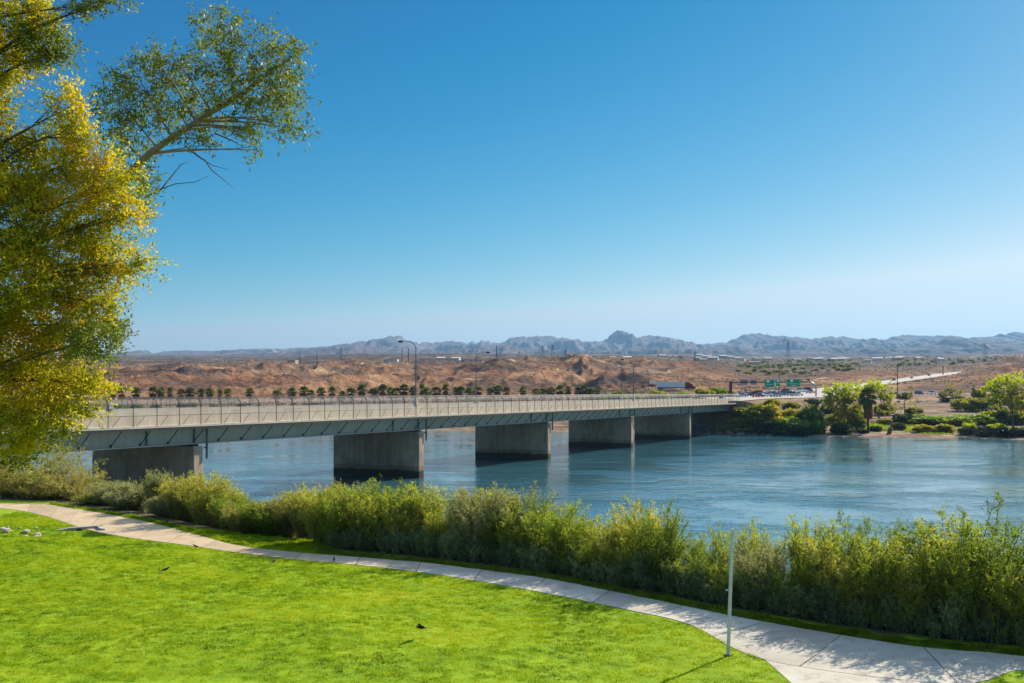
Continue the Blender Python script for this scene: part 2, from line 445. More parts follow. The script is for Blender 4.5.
p = k.principled(c, 0.7, None, 0, 0.04); t = k.n('ShaderNodeBsdfTranslucent'); k.l(c, t.inputs['Color']); m_ = k.n('ShaderNodeMixShader'); m_.inputs[0].default_value = .5
k.l(p, m_.inputs[1]); k.l(t.outputs[0], m_.inputs[2]); M['grass'] = k.done(m_.outputs[0])
M['verge'] = mat_leaf('dry_shaded_verge_blades', [(0.3, (0.05, 0.08, 0.008)), (0.45, (0.13, 0.20, 0.012)), (0.6, (0.24, 0.30, 0.02)), (0.75, (0.36, 0.30, 0.06))], 1.5, 0.45, 0.0)  # dry olive, darkened further with the hedge's shade put into the colour
# concrete of the path with sawn joints
k = NT('path_concrete'); v = k.coord('Object')
uvn = k.n('ShaderNodeUVMap'); uvn.uv_map = 'UVMap'; sx = k.n('ShaderNodeSeparateXYZ'); k.l(uvn.outputs[0], sx.inputs[0])
fr = k.math('FRACT', sx.outputs[0]); joint = k.math('LESS_THAN', fr, 0.011)
n1 = k.noise(v, 0.6, 6, 0.6); n2 = k.noise(v, 22, 4, 0.7)
cell = k.n('ShaderNodeTexWhiteNoise', noise_dimensions='1D'); k.l(k.math('FLOOR', sx.outputs[0]), cell.inputs['W'])
tone = k.math('ADD', k.math('ADD', k.math('MULTIPLY', n1, 0.5), k.math('MULTIPLY', n2, 0.25)), k.math('MULTIPLY', cell.outputs[0], 0.25))
c = k.ramp(tone, [(0.25, (0.36, 0.315, 0.24)), (0.75, (0.58, 0.52, 0.41))])
spx = k.n('ShaderNodeSeparateXYZ'); k.l(v, spx.inputs[0]); mrx = k.n('ShaderNodeMapRange'); mrx.inputs[1].default_value = 1; mrx.inputs[2].default_value = -14; k.l(spx.outputs[0], mrx.inputs[0])
c = k.mix(mrx.outputs[0], c, k.mix(1.0, c, (1.0, .82, .62), 'MULTIPLY'))
stn = k.ramp(k.noise(v, 1.3, 6, 0.7, 1.0), [(0.50, (0, 0, 0)), (0.68, (.55, .55, .55))]); c = k.mix(stn, c, (0.20, 0.165, 0.12))
c = k.mix(joint, c, (0.07, 0.06, 0.05))
M['path'] = k.done(k.principled(c, 0.85, k.bump(n2, 0.15, 0.01), 0, 0.2))
# water
k = NT('river_water'); v = k.coord('Object', (0.55, 1.0, 1.0))
b1 = k.noise(k.coord('Object', (0.55, 1, 1)), 0.15, 4, 0.6, 0.8); b2 = k.noise(k.coord('Object', (0.7, 1, 1)), 0.75, 4, 0.65, 0.5); b3 = k.noise(k.coord('Object', (0.9, 1, 1)), 3.2, 3, 0.6)
patch = k.noise(k.coord('Object', (0.045, 0.06, 1)), 1.0, 6, 0.68, 0.5)
pm = k.ramp(patch, [(0.40, (0.22, 0.22, 0.22)), (0.50, (0.5, 0.5, 0.5)), (0.62, (1.3, 1.3, 1.3))])
h = k.math('ADD', k.math('ADD', k.math('MULTIPLY', b1, 1.1), k.math('MULTIPLY', b2, 0.42)), k.math('MULTIPLY', b3, 0.15))
h = k.math('MULTIPLY', h, pm)
nb = k.bump(h, 0.34, 0.42)
wc = k.ramp(patch, [(0.3, (0.026, 0.090, 0.100)), (0.7, (0.048, 0.145, 0.19))])
pr = k.n('ShaderNodeBsdfPrincipled'); k.l(wc, pr.inputs['Base Color']); pr.inputs['Roughness'].default_value = 0.07
pr.inputs['IOR'].default_value = 1.55; k.l(nb, pr.inputs['Normal'])
M['water'] = k.done(pr.outputs[0])
# desert ground
k = NT('desert_ground'); v = k.coord('Object')
n1 = k.noise(v, 0.0055, 6, 0.62, 0.6); n2 = k.noise(v, 0.03, 6, 0.65, 0.4); n3 = k.noise(v, 0.28, 4, 0.7)
f = k.math('ADD', k.math('ADD', k.math('MULTIPLY', n1, 0.5), k.math('MULTIPLY', n2, 0.35)), k.math('MULTIPLY', n3, 0.15))
c = k.ramp(f, [(0.36, (0.055, 0.034, 0.025)), (0.44, (0.13, 0.066, 0.038)), (0.50, (0.24, 0.112, 0.055)), (0.56, (0.36, 0.20, 0.10)), (0.62, (0.58, 0.42, 0.25))])
n4 = k.noise(v, 0.011, 4, 0.6, 1.0); c = k.mix(k.ramp(n4, [(0.5, (0, 0, 0)), (0.6, (.75, .75, .75))]), c, (0.085, 0.062, 0.052))
n5 = k.noise(k.coord('Object', (1, .35, 1)), 0.02, 6, 0.7)
far_c = k.ramp(n5, [(0.36, (0.045, 0.034, 0.027)), (0.5, (0.105, 0.068, 0.048)), (0.66, (0.24, 0.165, 0.105))])
geo = k.n('ShaderNodeNewGeometry'); sp = k.n('ShaderNodeSeparateXYZ'); k.l(geo.outputs['Position'], sp.inputs[0])
mr = k.n('ShaderNodeMapRange'); mr.inputs[1].default_value = 1000; mr.inputs[2].default_value = 1700; k.l(sp.outputs[1], mr.inputs[0])
c = k.mix(mr.outputs[0], c, far_c)
# sandy flats on the near side
mr2 = k.n('ShaderNodeMapRange'); mr2.inputs[1].default_value = 620; mr2.inputs[2].default_value = 500; k.l(sp.outputs[1], mr2.inputs[0])
n6 = k.noise(v, 0.06, 5, 0.65)
sand = k.ramp(k.math('ADD', k.math('MULTIPLY', n6, .7), k.math('MULTIPLY', n3, .3)), [(0.35, (0.13, 0.085, 0.05)), (0.48, (0.25, 0.165, 0.10)), (0.65, (0.40, 0.28, 0.18))])
c = k.mix(mr2.outputs[0], c, sand)
M['desert'] = k.done(k.principled(c, 0.95, k.bump(k.math('ADD', k.math('MULTIPLY', n2, 7.0), k.math('MULTIPLY', k.noise(v, 0.09, 6, 0.7), 4.5)), 1.0, 1.2), 0, 0.05))
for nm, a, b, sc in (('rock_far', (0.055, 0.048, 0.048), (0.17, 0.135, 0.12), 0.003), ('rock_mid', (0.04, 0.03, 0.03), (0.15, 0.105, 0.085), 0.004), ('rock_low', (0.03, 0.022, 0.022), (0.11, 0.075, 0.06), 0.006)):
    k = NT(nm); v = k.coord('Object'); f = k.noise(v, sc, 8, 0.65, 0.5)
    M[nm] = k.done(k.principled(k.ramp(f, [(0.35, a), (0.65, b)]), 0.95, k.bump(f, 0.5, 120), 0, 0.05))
# bridge concrete, pier concrete with a dark wet band
def mat_concrete(name, lo, hi, wet=False, streak=True):
    k = NT(name); v = k.coord('Object')
    n1 = k.noise(v, 0.35, 6, 0.6); n2 = k.noise(k.coord('Object', (1, 1, 0.09)), 1.3, 6, 0.7); n3 = k.noise(v, 9, 4, 0.6)
    f = k.math('ADD', k.math('ADD', k.math('MULTIPLY', n1, 0.4), k.math('MULTIPLY', n2, 0.4)), k.math('MULTIPLY', n3, 0.2))
    c = k.ramp(f, [(0.37, lo), (0.63, hi)])
    if wet:
        geo = k.n('ShaderNodeNewGeometry'); sp = k.n('ShaderNodeSeparateXYZ'); k.l(geo.outputs['Position'], sp.inputs[0])
        zz = k.math('ADD', sp.outputs[2], k.math('MULTIPLY', n1, 1.1))
        band = k.ramp(k.math('MULTIPLY', zz, 0.25), [(0.42, (1, 1, 1)), (0.5, (0, 0, 0))])
        c = k.mix(band, c, (0.030, 0.026, 0.020))
        band2 = k.ramp(k.math('MULTIPLY', zz, 0.25), [(0.64, (0.45, 0.45, 0.45)), (0.70, (0, 0, 0))])
        c = k.mix(band2, c, (0.12, 0.085, 0.055))
    return k.done(k.principled(c, 0.9, k.bump(n3, 0.2, 0.02), 0, 0.15))
M['deck'] = mat_concrete('deck_concrete', (0.42, 0.355, 0.265), (0.64, 0.555, 0.425))
M['girder'] = mat_concrete('girder_concrete', (0.40, 0.345, 0.265), (0.54, 0.475, 0.375))
M['pier'] = mat_concrete('pier_concrete', (0.27, 0.185, 0.12), (0.60, 0.44, 0.305), True)
M['asphalt'] = mat_plain('asphalt', (0.085, 0.08, 0.075), 0.85, 0.25, 2)
M['pale_road'] = mat_plain('pale_road', (0.33, 0.285, 0.235), 0.85, 0.12, 0.3)
M['dark_steel'] = mat_plain('dark_steel', (0.035, 0.037, 0.04), 0.55, 0.3, 3, 0.3)
M['grey_steel'] = mat_plain('grey_steel', (0.16, 0.165, 0.17), 0.5, 0.2, 3, 0.5)
M['galv'] = mat_plain('galvanised_steel', (0.36, 0.38, 0.38), 0.42, 0.2, 6, 0.7)
M['post_steel'] = mat_plain('post_steel', (0.56, 0.55, 0.53), .6, .2, 6, 0)
M['rust'] = mat_plain('rusty_steel', (0.10, 0.045, 0.035), 0.7, 0.3, 2)
M['wood_pole'] = mat_plain('brown_pole', (0.10, 0.06, 0.04), 0.85, 0.25, 2)
M['white'] = mat_plain('white_paint', (0.74, 0.74, 0.72), 0.5, 0.06, 2)
M['yellow'] = mat_plain('yellow_paint', (0.65, 0.42, 0.04), 0.6, 0.1, 2)
M['sign_green'] = mat_plain('sign_green', (0.0, 0.27, 0.13), 0.45, 0.08, 1)
M['glass'] = mat_plain('dark_glass', (0.02, 0.025, 0.03), 0.12, 0.1, 1, 0, 0.5)
M['tyre'] = mat_plain('tyre_rubber', (0.02, 0.02, 0.02), 0.85, 0.1)
M['bark'] = mat_plain('bark', (0.13, 0.085, 0.05), 0.9, 0.4, 3)
M['bark_pale'] = mat_plain('bark_pale', (0.30, 0.20, 0.115), 0.85, 0.3, 3)
M['twig'] = mat_plain('dead_twig', (0.10, 0.075, 0.055), 0.9, 0.3, 3)
M['stone'] = mat_plain('pale_stone', (0.50, 0.43, 0.35), 0.9, 0.3, 4)
M['riprap'] = mat_plain('riprap_stone', (0.15, 0.13, 0.115), 0.95, 0.5, 0.6)
M['headwall'] = mat_concrete('headwall_concrete', (0.30, 0.27, 0.23), (0.44, 0.39, 0.33))
M['feather'] = mat_plain('dark_feather', (0.018, 0.014, 0.012), 0.5, 0.3, 20)
M['beak'] = mat_plain('beak', (0.05, 0.04, 0.03), 0.5, 0.1)
M['lamp_lens'] = mat_plain('lamp_lens', (0.55, 0.55, 0.5), 0.3, 0.05)
# chain-link: wires too fine to resolve, mostly open
k = NT('chain_link'); p = k.principled((0.22, 0.225, 0.23), 0.6, None, 0.3)
tr = k.n('ShaderNodeBsdfTransparent'); mx = k.n('ShaderNodeMixShader'); mx.inputs[0].default_value = 0.16
k.l(tr.outputs[0], mx.inputs[1]); k.l(p, mx.inputs[2]); M['chain'] = k.done(mx.outputs[0])
# foliage
M['leaf_yellow'] = mat_leaf('yellow_leaves', [(0.36, (0.18, 0.22, 0.014)), (0.46, (0.42, 0.41, 0.018)), (0.55, (0.70, 0.54, 0.025)), (0.66, (0.70, 0.42, 0.07))], 0.9, 0.6, 0.0)
M['leaf_green'] = mat_leaf('green_leaves', [(0.34, (0.06, 0.09, 0.014)), (0.5, (0.18, 0.22, 0.028)), (0.64, (0.36, 0.37, 0.08))], 1.4, 0.5, 0.0, 0.4)
M['leaf_hedge'] = mat_leaf('hedge_leaves', [(0.25, (0.16, 0.22, 0.03)), (0.42, (0.27, 0.34, 0.045)), (0.56, (0.40, 0.44, 0.06)), (0.72, (0.50, 0.46, 0.10)), (0.9, (0.42, 0.28, 0.11))], 1.3, 0.6, 0.5)
M['leaf_silver'] = mat_leaf('silver_leaves', [(0.25, (0.22, 0.25, 0.11)), (0.5, (0.33, 0.34, 0.16)), (0.8, (0.42, 0.39, 0.21))], 1.3, 0.5, 0.3)
M['leaf_weed'] = mat_leaf('weed_leaves', [(0.25, (0.17, 0.23, 0.11)), (0.5, (0.30, 0.38, 0.17)), (0.8, (0.44, 0.47, 0.22))], 1.6, 0.5, 0.4)
M['leaf_tan'] = mat_leaf('tan_leaves', [(0.25, (0.24, 0.235, 0.06)), (0.5, (0.38, 0.35, 0.10)), (0.8, (0.48, 0.41, 0.15))], 1.3, 0.55, 0.3)
M['b_olive'] = mat_leaf('olive_bush', [(0.3, (0.13, 0.15, 0.02)), (0.5, (0.27, 0.27, 0.035)), (0.75, (0.40, 0.37, 0.06))], 3, 0.55, 0.3)
M['b_green'] = mat_leaf('green_bush', [(0.3, (0.09, 0.13, 0.02)), (0.5, (0.19, 0.27, 0.035)), (0.75, (0.31, 0.38, 0.06))], 3, 0.55, 0.3)
M['b_dark'] = mat_leaf('dark_bush', [(0.3, (0.02, 0.04, 0.016)), (0.5, (0.05, 0.085, 0.028)), (0.75, (0.09, 0.135, 0.04))], 3, 0.3, 0.2)
M['b_yellow'] = mat_leaf('yellow_bush', [(0.3, (0.25, 0.235, 0.02)), (0.5, (0.42, 0.36, 0.028)), (0.75, (0.56, 0.44, 0.04))], 3, 0.5, 0.2)
M['b_lime'] = mat_leaf('lime_crown', [(0.3, (0.26, 0.33, 0.012)), (0.5, (0.48, 0.54, 0.015)), (0.75, (0.62, 0.62, 0.02))], 0.35, 0.58, 0.1)
M['b_grey'] = mat_leaf('grey_bush', [(0.3, (0.08, 0.08, 0.045)), (0.5, (0.16, 0.155, 0.085)), (0.75, (0.25, 0.23, 0.13))], 3, 0.3, 0.2)
M['scrub'] = mat_leaf('desert_scrub', [(0.3, (0.06, 0.055, 0.026)), (0.5, (0.12, 0.10, 0.04)), (0.75, (0.23, 0.18, 0.075))], 0.02, 0.1, 0)
M['palm_green'] = mat_leaf('palm_fronds', [(0.3, (0.06, 0.10, 0.015)), (0.5, (0.14, 0.19, 0.025)), (0.75, (0.24, 0.27, 0.04))], 0.6, 0.3, 0.2)
M['palm_dead'] = mat_leaf('dead_fronds', [(0.3, (0.16, 0.085, 0.03)), (0.5, (0.30, 0.17, 0.06)), (0.75, (0.42, 0.26, 0.10))], 0.6, 0.45, 0.2)
M['wall_white'] = mat_plain('pale_wall', (0.62, 0.58, 0.52), 0.8, 0.08, 0.3)
M['wall_tan'] = mat_plain('tan_wall', (0.45, 0.34, 0.24), 0.8, 0.1, 0.3)
M['roof_pale'] = mat_plain('pale_roof', (0.55, 0.50, 0.45), 0.8, 0.1, 0.3)
M['roof_red'] = mat_plain('tile_roof', (0.30, 0.15, 0.09), 0.8, 0.2, 0.3)

# ------------------------------------------------------------------ setting: river, banks, desert, mountains
# river
xs = np.array([-900, 900.]); ys = np.array([40, 700.])
wm = MB(); wm.add([(-1500, 30, 0), (1500, 30, 0), (1500, 700, 0), (-1500, 700, 0)], [(0, 1, 2, 3)])
tag(wm.build('river', M['water']), kind='structure')

# near ground
gx = np.r_[np.linspace(-140, -34, 60), np.linspace(-33, 26, 250), np.linspace(27, 120, 60)]
gy = np.r_[np.linspace(-6, 22, 20), np.linspace(22.4, 75, 260), np.linspace(76, 150, 50)]
X, Y = np.meshgrid(gx, gy)
Ysafe = np.maximum(Y, 12)
Z = near_z(X * Ysafe / Ysafe, Ysafe)
lawn = grid_mesh('lawn', X, Y, Z, M['turf']); tag(lawn, kind='structure')
pxg = 512 + X / Ysafe * F; dd = (Ysafe - PATH_H * F / (np.interp(pxg, UPX, UPY) - HZ)) * 0.78
width_grass = np.interp(pxg, [0, 100, 180, 230, 310, 345, 1024], [1.6, 1.2, 1.4, 3.6, 3.4, .8, 0.6])
dm = smooth(0, 0.5, dd - width_grass + 0.5 * (fbm(X / 1.2, Y / 1.2, 2, 77) - 0.5))
ca = lawn.data.color_attributes.new('dirt', 'FLOAT_COLOR', 'POINT')
buf = np.ones((dm.size, 4), np.float32); buf[:, :3] = dm.ravel()[:, None]; ca.data.foreach_set('color', buf.ravel())

# path: cross sections as slabs, 10 cm kerb-less edge standing 2 cm over the turf
def strip(name, A, B, us, m, top=0.02, thick=0.14):
    v = []; f = []; uv = []
    for (a, b, u) in zip(A, B, us):
        a = Vector(a); b = Vector(b)
        for q, t in ((a, top), (b, top), (a, top - thick), (b, top - thick)): v.append((q.x, q.y, GZ + t))
    n = len(A)
    for i in range(n - 1):
        o = 4 * i; p = o + 4
        f += [(o, o + 1, p + 1, p), (o + 1, o + 3, p + 3, p + 1), (p, p + 2, o + 2, o)]
    me = bpy.data.meshes.new(name); me.from_pydata(v, [], f); me.materials.append(m)
    ul = me.uv_layers.new(name='UVMap')
    for poly in me.polygons:
        for li in poly.loop_indices:
            vi = me.loops[li].vertex_index; ul.data[li].uv = (us[vi // 4], (vi % 2))
    o = bpy.data.objects.new(name, me); C.objects.link(o); return o
A0 = np.array([tuple(gp(a, b, PATH_H)) for a, b in UP]); B0 = np.array([tuple(gp(a, b, PATH_H)) for a, b in LO])
# one joint on each cross joint seen in the photograph, a regular spacing elsewhere
tt = np.linspace(0, len(UP) - 1, 241)
ii = np.arange(len(UP))
def crs(arr, t):
    out = []
    for x in t:
        i = int(min(max(math.floor(x), 0), len(arr) - 2)); q = x - i
        p0 = arr[max(i - 1, 0)]; p1 = arr[i]; p2 = arr[i + 1]; p3 = arr[min(i + 2, len(arr) - 1)]
        m1 = (p2 - p0) / 2; m2 = (p3 - p1) / 2
        out.append((2 * q**3 - 3 * q**2 + 1) * p1 + (q**3 - 2 * q**2 + q) * m1 + (-2 * q**3 + 3 * q**2) * p2 + (q**3 - q**2) * m2)
    return np.array(out)
def lin(arr, t):
    return np.stack([np.interp(t, ii, arr[:, k_]) for k_ in range(3)], 1)
As = crs(A0, tt); Bs = crs(B0, tt)
mid = (As + Bs) / 2; arc = np.r_[0, np.cumsum(np.linalg.norm(np.diff(mid, axis=0), axis=1))]
path = strip('footpath', As, Bs, arc / 3.4, M['path']); tag(path, kind='structure')
fl = [(752, 653), (765, 660), (779, 672), (791, 683), (801, 697), (808, 712), (812, 740)]; fr_ = [(920, 676), (938, 684.5), (955, 690), (968, 695), (970, 702), (966, 720), (960, 740)]
fa = [tuple(gp(a, b, PATH_H)) for a, b in fl]; fb = [tuple(gp(a, b, PATH_H)) for a, b in fr_]
fork = strip('path_fork', fa, fb, [0.1 + 0.1 * i for i in range(len(fa))], M['path'], 0.012); tag(fork, kind='structure')

# far ground: one sheet from the far shore to the foot of the mountains
pxs = np.r_[np.linspace(-500, 60, 50), np.linspace(64, 1060, 720), np.linspace(1068, 1600, 50)]
rows = np.r_[np.linspace(0, 60, 46)]
NY = 520
yy = np.geomspace(1.0, 22.0, NY)
PX, T = np.meshgrid(pxs, np.linspace(0, 1, NY))
sh = shore_Y(PX) - 35
YY = sh * (7600 / sh) ** (T ** 1.12)
XX = (PX - 512) / F * YY
ZZ = far_z(XX, YY)
tag(grid_mesh('desert_ground', XX, YY, ZZ, M['desert']), kind='structure')

def mountain(name, pts, Yc, df, db, m, seed, basepy, rough=0.24, step=1.1, x0=-520, x1=1560):
    px = np.arange(x0, x1, step)
    p = np.array(pts, float); cy = np.interp(px, p[:, 0], p[:, 1])
    cz = EYE + (HZ - cy) / F * Yc; bz = EYE + (HZ - basepy) / F * Yc
    Xc = (px - 512) / F * Yc
    cz = cz + (ridged(Xc / (Yc * 0.009), 0 * Xc + .5, 6, seed) - 0.5) * rough * 230 * Yc / 10000
    v = np.r_[np.linspace(-1, 0, 46), np.linspace(0.05, 1, 14)]
    Vv, Xg = np.meshgrid(v, Xc, indexing='ij'); CZ = np.broadcast_to(cz, Vv.shape)
    Yg = Yc + np.where(Vv < 0, Vv * df, Vv * db)
    bz = EYE + (HZ - basepy) / F * Yg
    a = 1 - np.abs(Vv); hgt = np.maximum(CZ - bz, 5)
    sc = Yc * 0.055
    g = ridged(Xg / sc, Yg / (sc * 1.6), 6, seed + 50)
    g2 = ridged(Xg / (sc * 0.3), Yg / (sc * 0.5), 4, seed + 70)
    prof = a ** 1.25
    Zg = bz + hgt * prof + hgt * (1.25 * (g - 0.5) + 0.5 * (g2 - 0.5)) * np.minimum(1, 4 * a) * (1 - a) * 1.5 * np.where(Vv > 0, 0.3, 1)
    Zg = np.where(Vv < 0, np.minimum(Zg, bz + hgt * (0.28 + 0.70 * a)), Zg)
    Xj = Xg + (fbm(Xg / (sc * .5), Yg / (sc * .5), 2, seed + 90) - 0.5) * sc * 0.25 * (1 - a)
    Zg[0] -= 60; Zg[-1] -= 60
    tag(grid_mesh(name, Xj, Yg, Zg, m), kind='structure')

FARL = [(-520, 350), (-200, 345), (0, 352), (100, 356), (180, 357), (195, 353), (210, 352), (235, 355), (260, 351), (290, 350.5), (320, 349), (345, 347), (372, 342), (382, 338), (389, 336), (401, 336.3), (405, 341), (420, 343), (440, 342.5), (470, 341.5), (500, 342), (512, 338), (525, 336.5), (555, 336), (565, 338.5), (575, 340), (590, 341.5), (604, 341.5), (608, 338), (610, 333), (614, 330.8), (622, 331.2), (627, 336), (632, 339), (641, 337.5), (648, 336.5), (662, 336.5), (668, 339.5), (676, 343), (688, 347), (700, 345.5), (715, 344.5), (728, 341), (742, 336), (756, 333), (764, 335), (780, 336.5), (805, 339), (820, 339), (830, 337), (842, 337.5), (852, 340), (870, 341), (885, 340), (897, 337), (908, 335.2), (925, 336.2), (955, 337), (980, 338), (992, 336), (1005, 334), (1014, 333), (1024, 333.5), (1100, 331), (1300, 338), (1560, 335)]
MIDL = [(-520, 356), (0, 357), (112, 357), (125, 355.5), (150, 359), (165, 357), (180, 357.5), (205, 359), (228, 358), (244, 355.5), (258, 359), (280, 358), (300, 355), (330, 351), (352, 347.5), (372, 346), (392, 347.5), (420, 350), (445, 351), (470, 349), (490, 347), (506, 345), (520, 347), (545, 351), (580, 352), (610, 350), (640, 347), (665, 349), (690, 352), (712, 347.5), (722, 346), (735, 349), (760, 352), (800, 350), (822, 346.5), (838, 346), (850, 349), (880, 350), (905, 349), (915, 346), (924, 344), (934, 347), (942, 341), (948, 338), (955, 341), (966, 341), (973, 339.5), (981, 343), (1005, 345), (1030, 344), (1100, 340), (1560, 345)]
LOWL = [(-520, 359), (0, 357), (112, 357), (126, 355.8), (142, 357.2), (158, 356), (172, 358.5), (190, 356.8), (205, 358.3), (226, 357.2), (244, 354.6), (262, 358), (285, 357.5), (320, 359), (360, 358.5), (420, 358.5), (426, 356), (434, 358.5), (448, 357), (455, 358.8), (498, 358.5), (505, 357.2), (520, 358.5), (580, 358), (596, 354.5), (604, 351.8), (612, 354.5), (620, 354), (632, 357.5), (650, 356), (661, 353.5), (672, 356.5), (700, 355.5), (724, 354), (738, 355), (760, 355.5), (800, 354.5), (860, 355), (900, 353.5), (940, 354.5), (985, 351.5), (1024, 352), (1100, 349), (1560, 352)]
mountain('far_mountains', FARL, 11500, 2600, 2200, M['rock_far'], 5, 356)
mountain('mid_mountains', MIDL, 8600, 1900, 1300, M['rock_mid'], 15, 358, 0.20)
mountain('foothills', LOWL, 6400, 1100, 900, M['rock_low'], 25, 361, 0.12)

# road beyond the bridge and the side road
def road_strip(name, R, half, m, lift, dash=None):
    t = np.gradient(R[:, :2], axis=0); t = t / np.linalg.norm(t, axis=1, keepdims=True); nrm = np.stack([-t[:, 1], t[:, 0]], 1)
    offs = np.linspace(-1, 1, 5)[None] * np.broadcast_to(half, (len(R),))[:, None]
    Xr = R[:, 0][:, None] + nrm[:, 0][:, None] * offs; Yr = R[:, 1][:, None] + nrm[:, 1][:, None] * offs
    Zr = np.repeat(R[:, 2][:, None], 5, 1) + lift
    return grid_mesh(name, Xr, Yr, Zr, m, False)
tag(road_strip('highway', ROADS, ROADW, M['pale_road'], 0.0), kind='structure')
tag(road_strip('side_road', SIDES, 6, M['pale_road'], -0.05), kind='structure')
mk = MB()
for off in (-4.2, 4.2):
    for i in range(2, len(ROADS) - 1, 2):
        a = ROADS[i]; b = ROADS[i + 1]; t = Vector((b[0] - a[0], b[1] - a[1], 0)).normalized(); nn = Vector((-t.y, t.x, 0))
        q0 = Vector(a) + nn * off; q1 = q0 + (Vector(b) - Vector(a)) * 0.45
        mk.add([q0 - nn * .09 + Vector((0, 0, .03)), q1 - nn * .09 + Vector((0, 0, .03)), q1 + nn * .09 + Vector((0, 0, .03)), q0 + nn * .09 + Vector((0, 0, .03))], [(0, 1, 2, 3)])
tag(mk.build('road_markings', M['white']), kind='structure')

# haze: one even volume round everything
hz = MB(); hz.box((-14000, -40, -6), (14000, 14200, 900))
km = NT('haze_air'); pv = km.n('ShaderNodeVolumePrincipled'); pv.inputs['Color'].default_value = (0.31, 0.60, 0.94, 1)
pv.inputs['Density'].default_value = HAZE_DENSITY; pv.inputs['Anisotropy'].default_value = 0.2
km.l(pv.outputs[0], km.out.inputs[1])
tag(hz.build('haze', km.m), kind='stuff')

# ------------------------------------------------------------------ bridge
BR = thing('road_bridge', 'long grey concrete road bridge on wall piers crossing the river', 'bridge', (BX0, BY0, 0), BROT)
b = MB()
b.prism([(-1.5, ZSOFF), (0.75, ZSOFF), (0.75, ZSOFF - 0.05), (WB - .75, ZSOFF - 0.05), (WB - .75, ZSOFF), (WB + 1.5, ZSOFF), (WB + 1.5, ZWALK), (WB - 1.3, ZWALK), (WB - 1.3, ZROAD), (1.3, ZROAD), (1.3, ZWALK), (-1.5, ZWALK)][::-1], S_BEG, S_END, axis='x')
b.build('deck', M['deck'], BR)
a = MB(); a.box((S_BEG, 1.75, ZROAD + .004), (S_END, WB - 1.75, ZROAD + 0.05)); a.build('roadway', M['asphalt'], BR)
zb = uz(18)
for p0, p1 in ((1.32, 1.72), (WB - 1.72, WB - 1.32)):
    q = MB(); q.prism([(p0, ZWALK + .003), (p1, ZWALK + .003), (p1 - .08, zb), (p0 + .04, zb)], S_BEG, S_END, axis='x'); q.build('barrier', M['deck'], BR)
# edge kerb under the fence
for p0 in (-1.5, WB + 1.2):
    q = MB(); q.box((S_BEG, p0 + .003, ZWALK + .003), (S_END, p0 + .297, ZWALK + .06)); q.build('kerb', M['deck'], BR)
for p in (1.0, 5.7, 10.4, 15.1, WB - 1.0):
    q = MB()
    q.box((S_BEG, p - 0.17, ZGB + .16), (S_END, p + 0.17, ZSOFF - 0.055)); q.box((S_BEG, p - 0.42, ZGB), (S_END, p + 0.42, ZGB + .157))
    q.build('girder', M['girder'], BR)
for p0 in (-1.47, WB + 1.3):
    q = MB(); q.box((S_BEG, p0, ZSOFF - .30), (S_END, p0 + .17, ZSOFF - .003)); q.build('edge_beam', M['dark_steel'], BR)
st = None
ns = int((S_END - S_BEG) / (LSP / 12.2))
for i in range(ns):
    s = S_BEG + (i + .5) * LSP / 12.2
    q = MB()
    q.tube([(s, 0.80, ZGB + .30), (s, -1.25, ZSOFF - .12)], 0.06, 5)
    q.box((s - .11, -1.295, ZSOFF - .22), (s + .11, 0.8, ZSOFF - .004)); q.box((s - .12, .76, ZGB + .2), (s + .12, .826, ZGB + .55))
    if st is None:
        st = q.build('strut', M['dark_steel'], BR); s_first = s
    else:
        c2 = st.copy(); C.objects.link(c2); c2.parent = BR; c2.location = (s - s_first, 0, 0)
for i in range(-1, 5):
    s = i * LSP
    q = MB(); q.box((s - 1.7, 0, -4), (s, WB, ZGB - .25)); pi_ = q.build('pier', M['pier'], BR, bevel=0.12)
    q = MB(); q.box((s - 1.35, .5, ZGB - .247), (s - .35, WB - .5, ZGB - .003)); q.build('bearing_shelf', M['dark_steel'], pi_)
    for p in (-0.16, WB + 0.16):
        q = MB(); q.tube([(s + .55, p, ZSOFF - .01), (s + .55, p, ZGB - 2.0)], .17, 8)
        q.box((s + .3, min(p, p + (.3 if p < 1 else -.3)), ZGB - .6), (s + .8, max(p, p + (.3 if p < 1 else -.3)), ZGB - .4))
        q.build('drain_pipe', M['grey_steel'], BR)
    for ds in (-9.0, -0.85):
        q = MB(); q.box((s + ds - .09, .6, ZGB + .16), (s + ds + .09, .826, ZSOFF - .06)); q.build('stiffener', M['grey_steel'], BR)
q = MB(); q.box((S_END - .5, -0.5, -1), (S_END + 2.5, WB + .5, ZSOFF - .06)); q.build('abutment', M['pier'], BR)
q = MB(); q.box((S_BEG - 2.5, -0.5, -1), (S_BEG + .5, WB + .5, ZSOFF - .06)); q.build('abutment', M['pier'], BR)

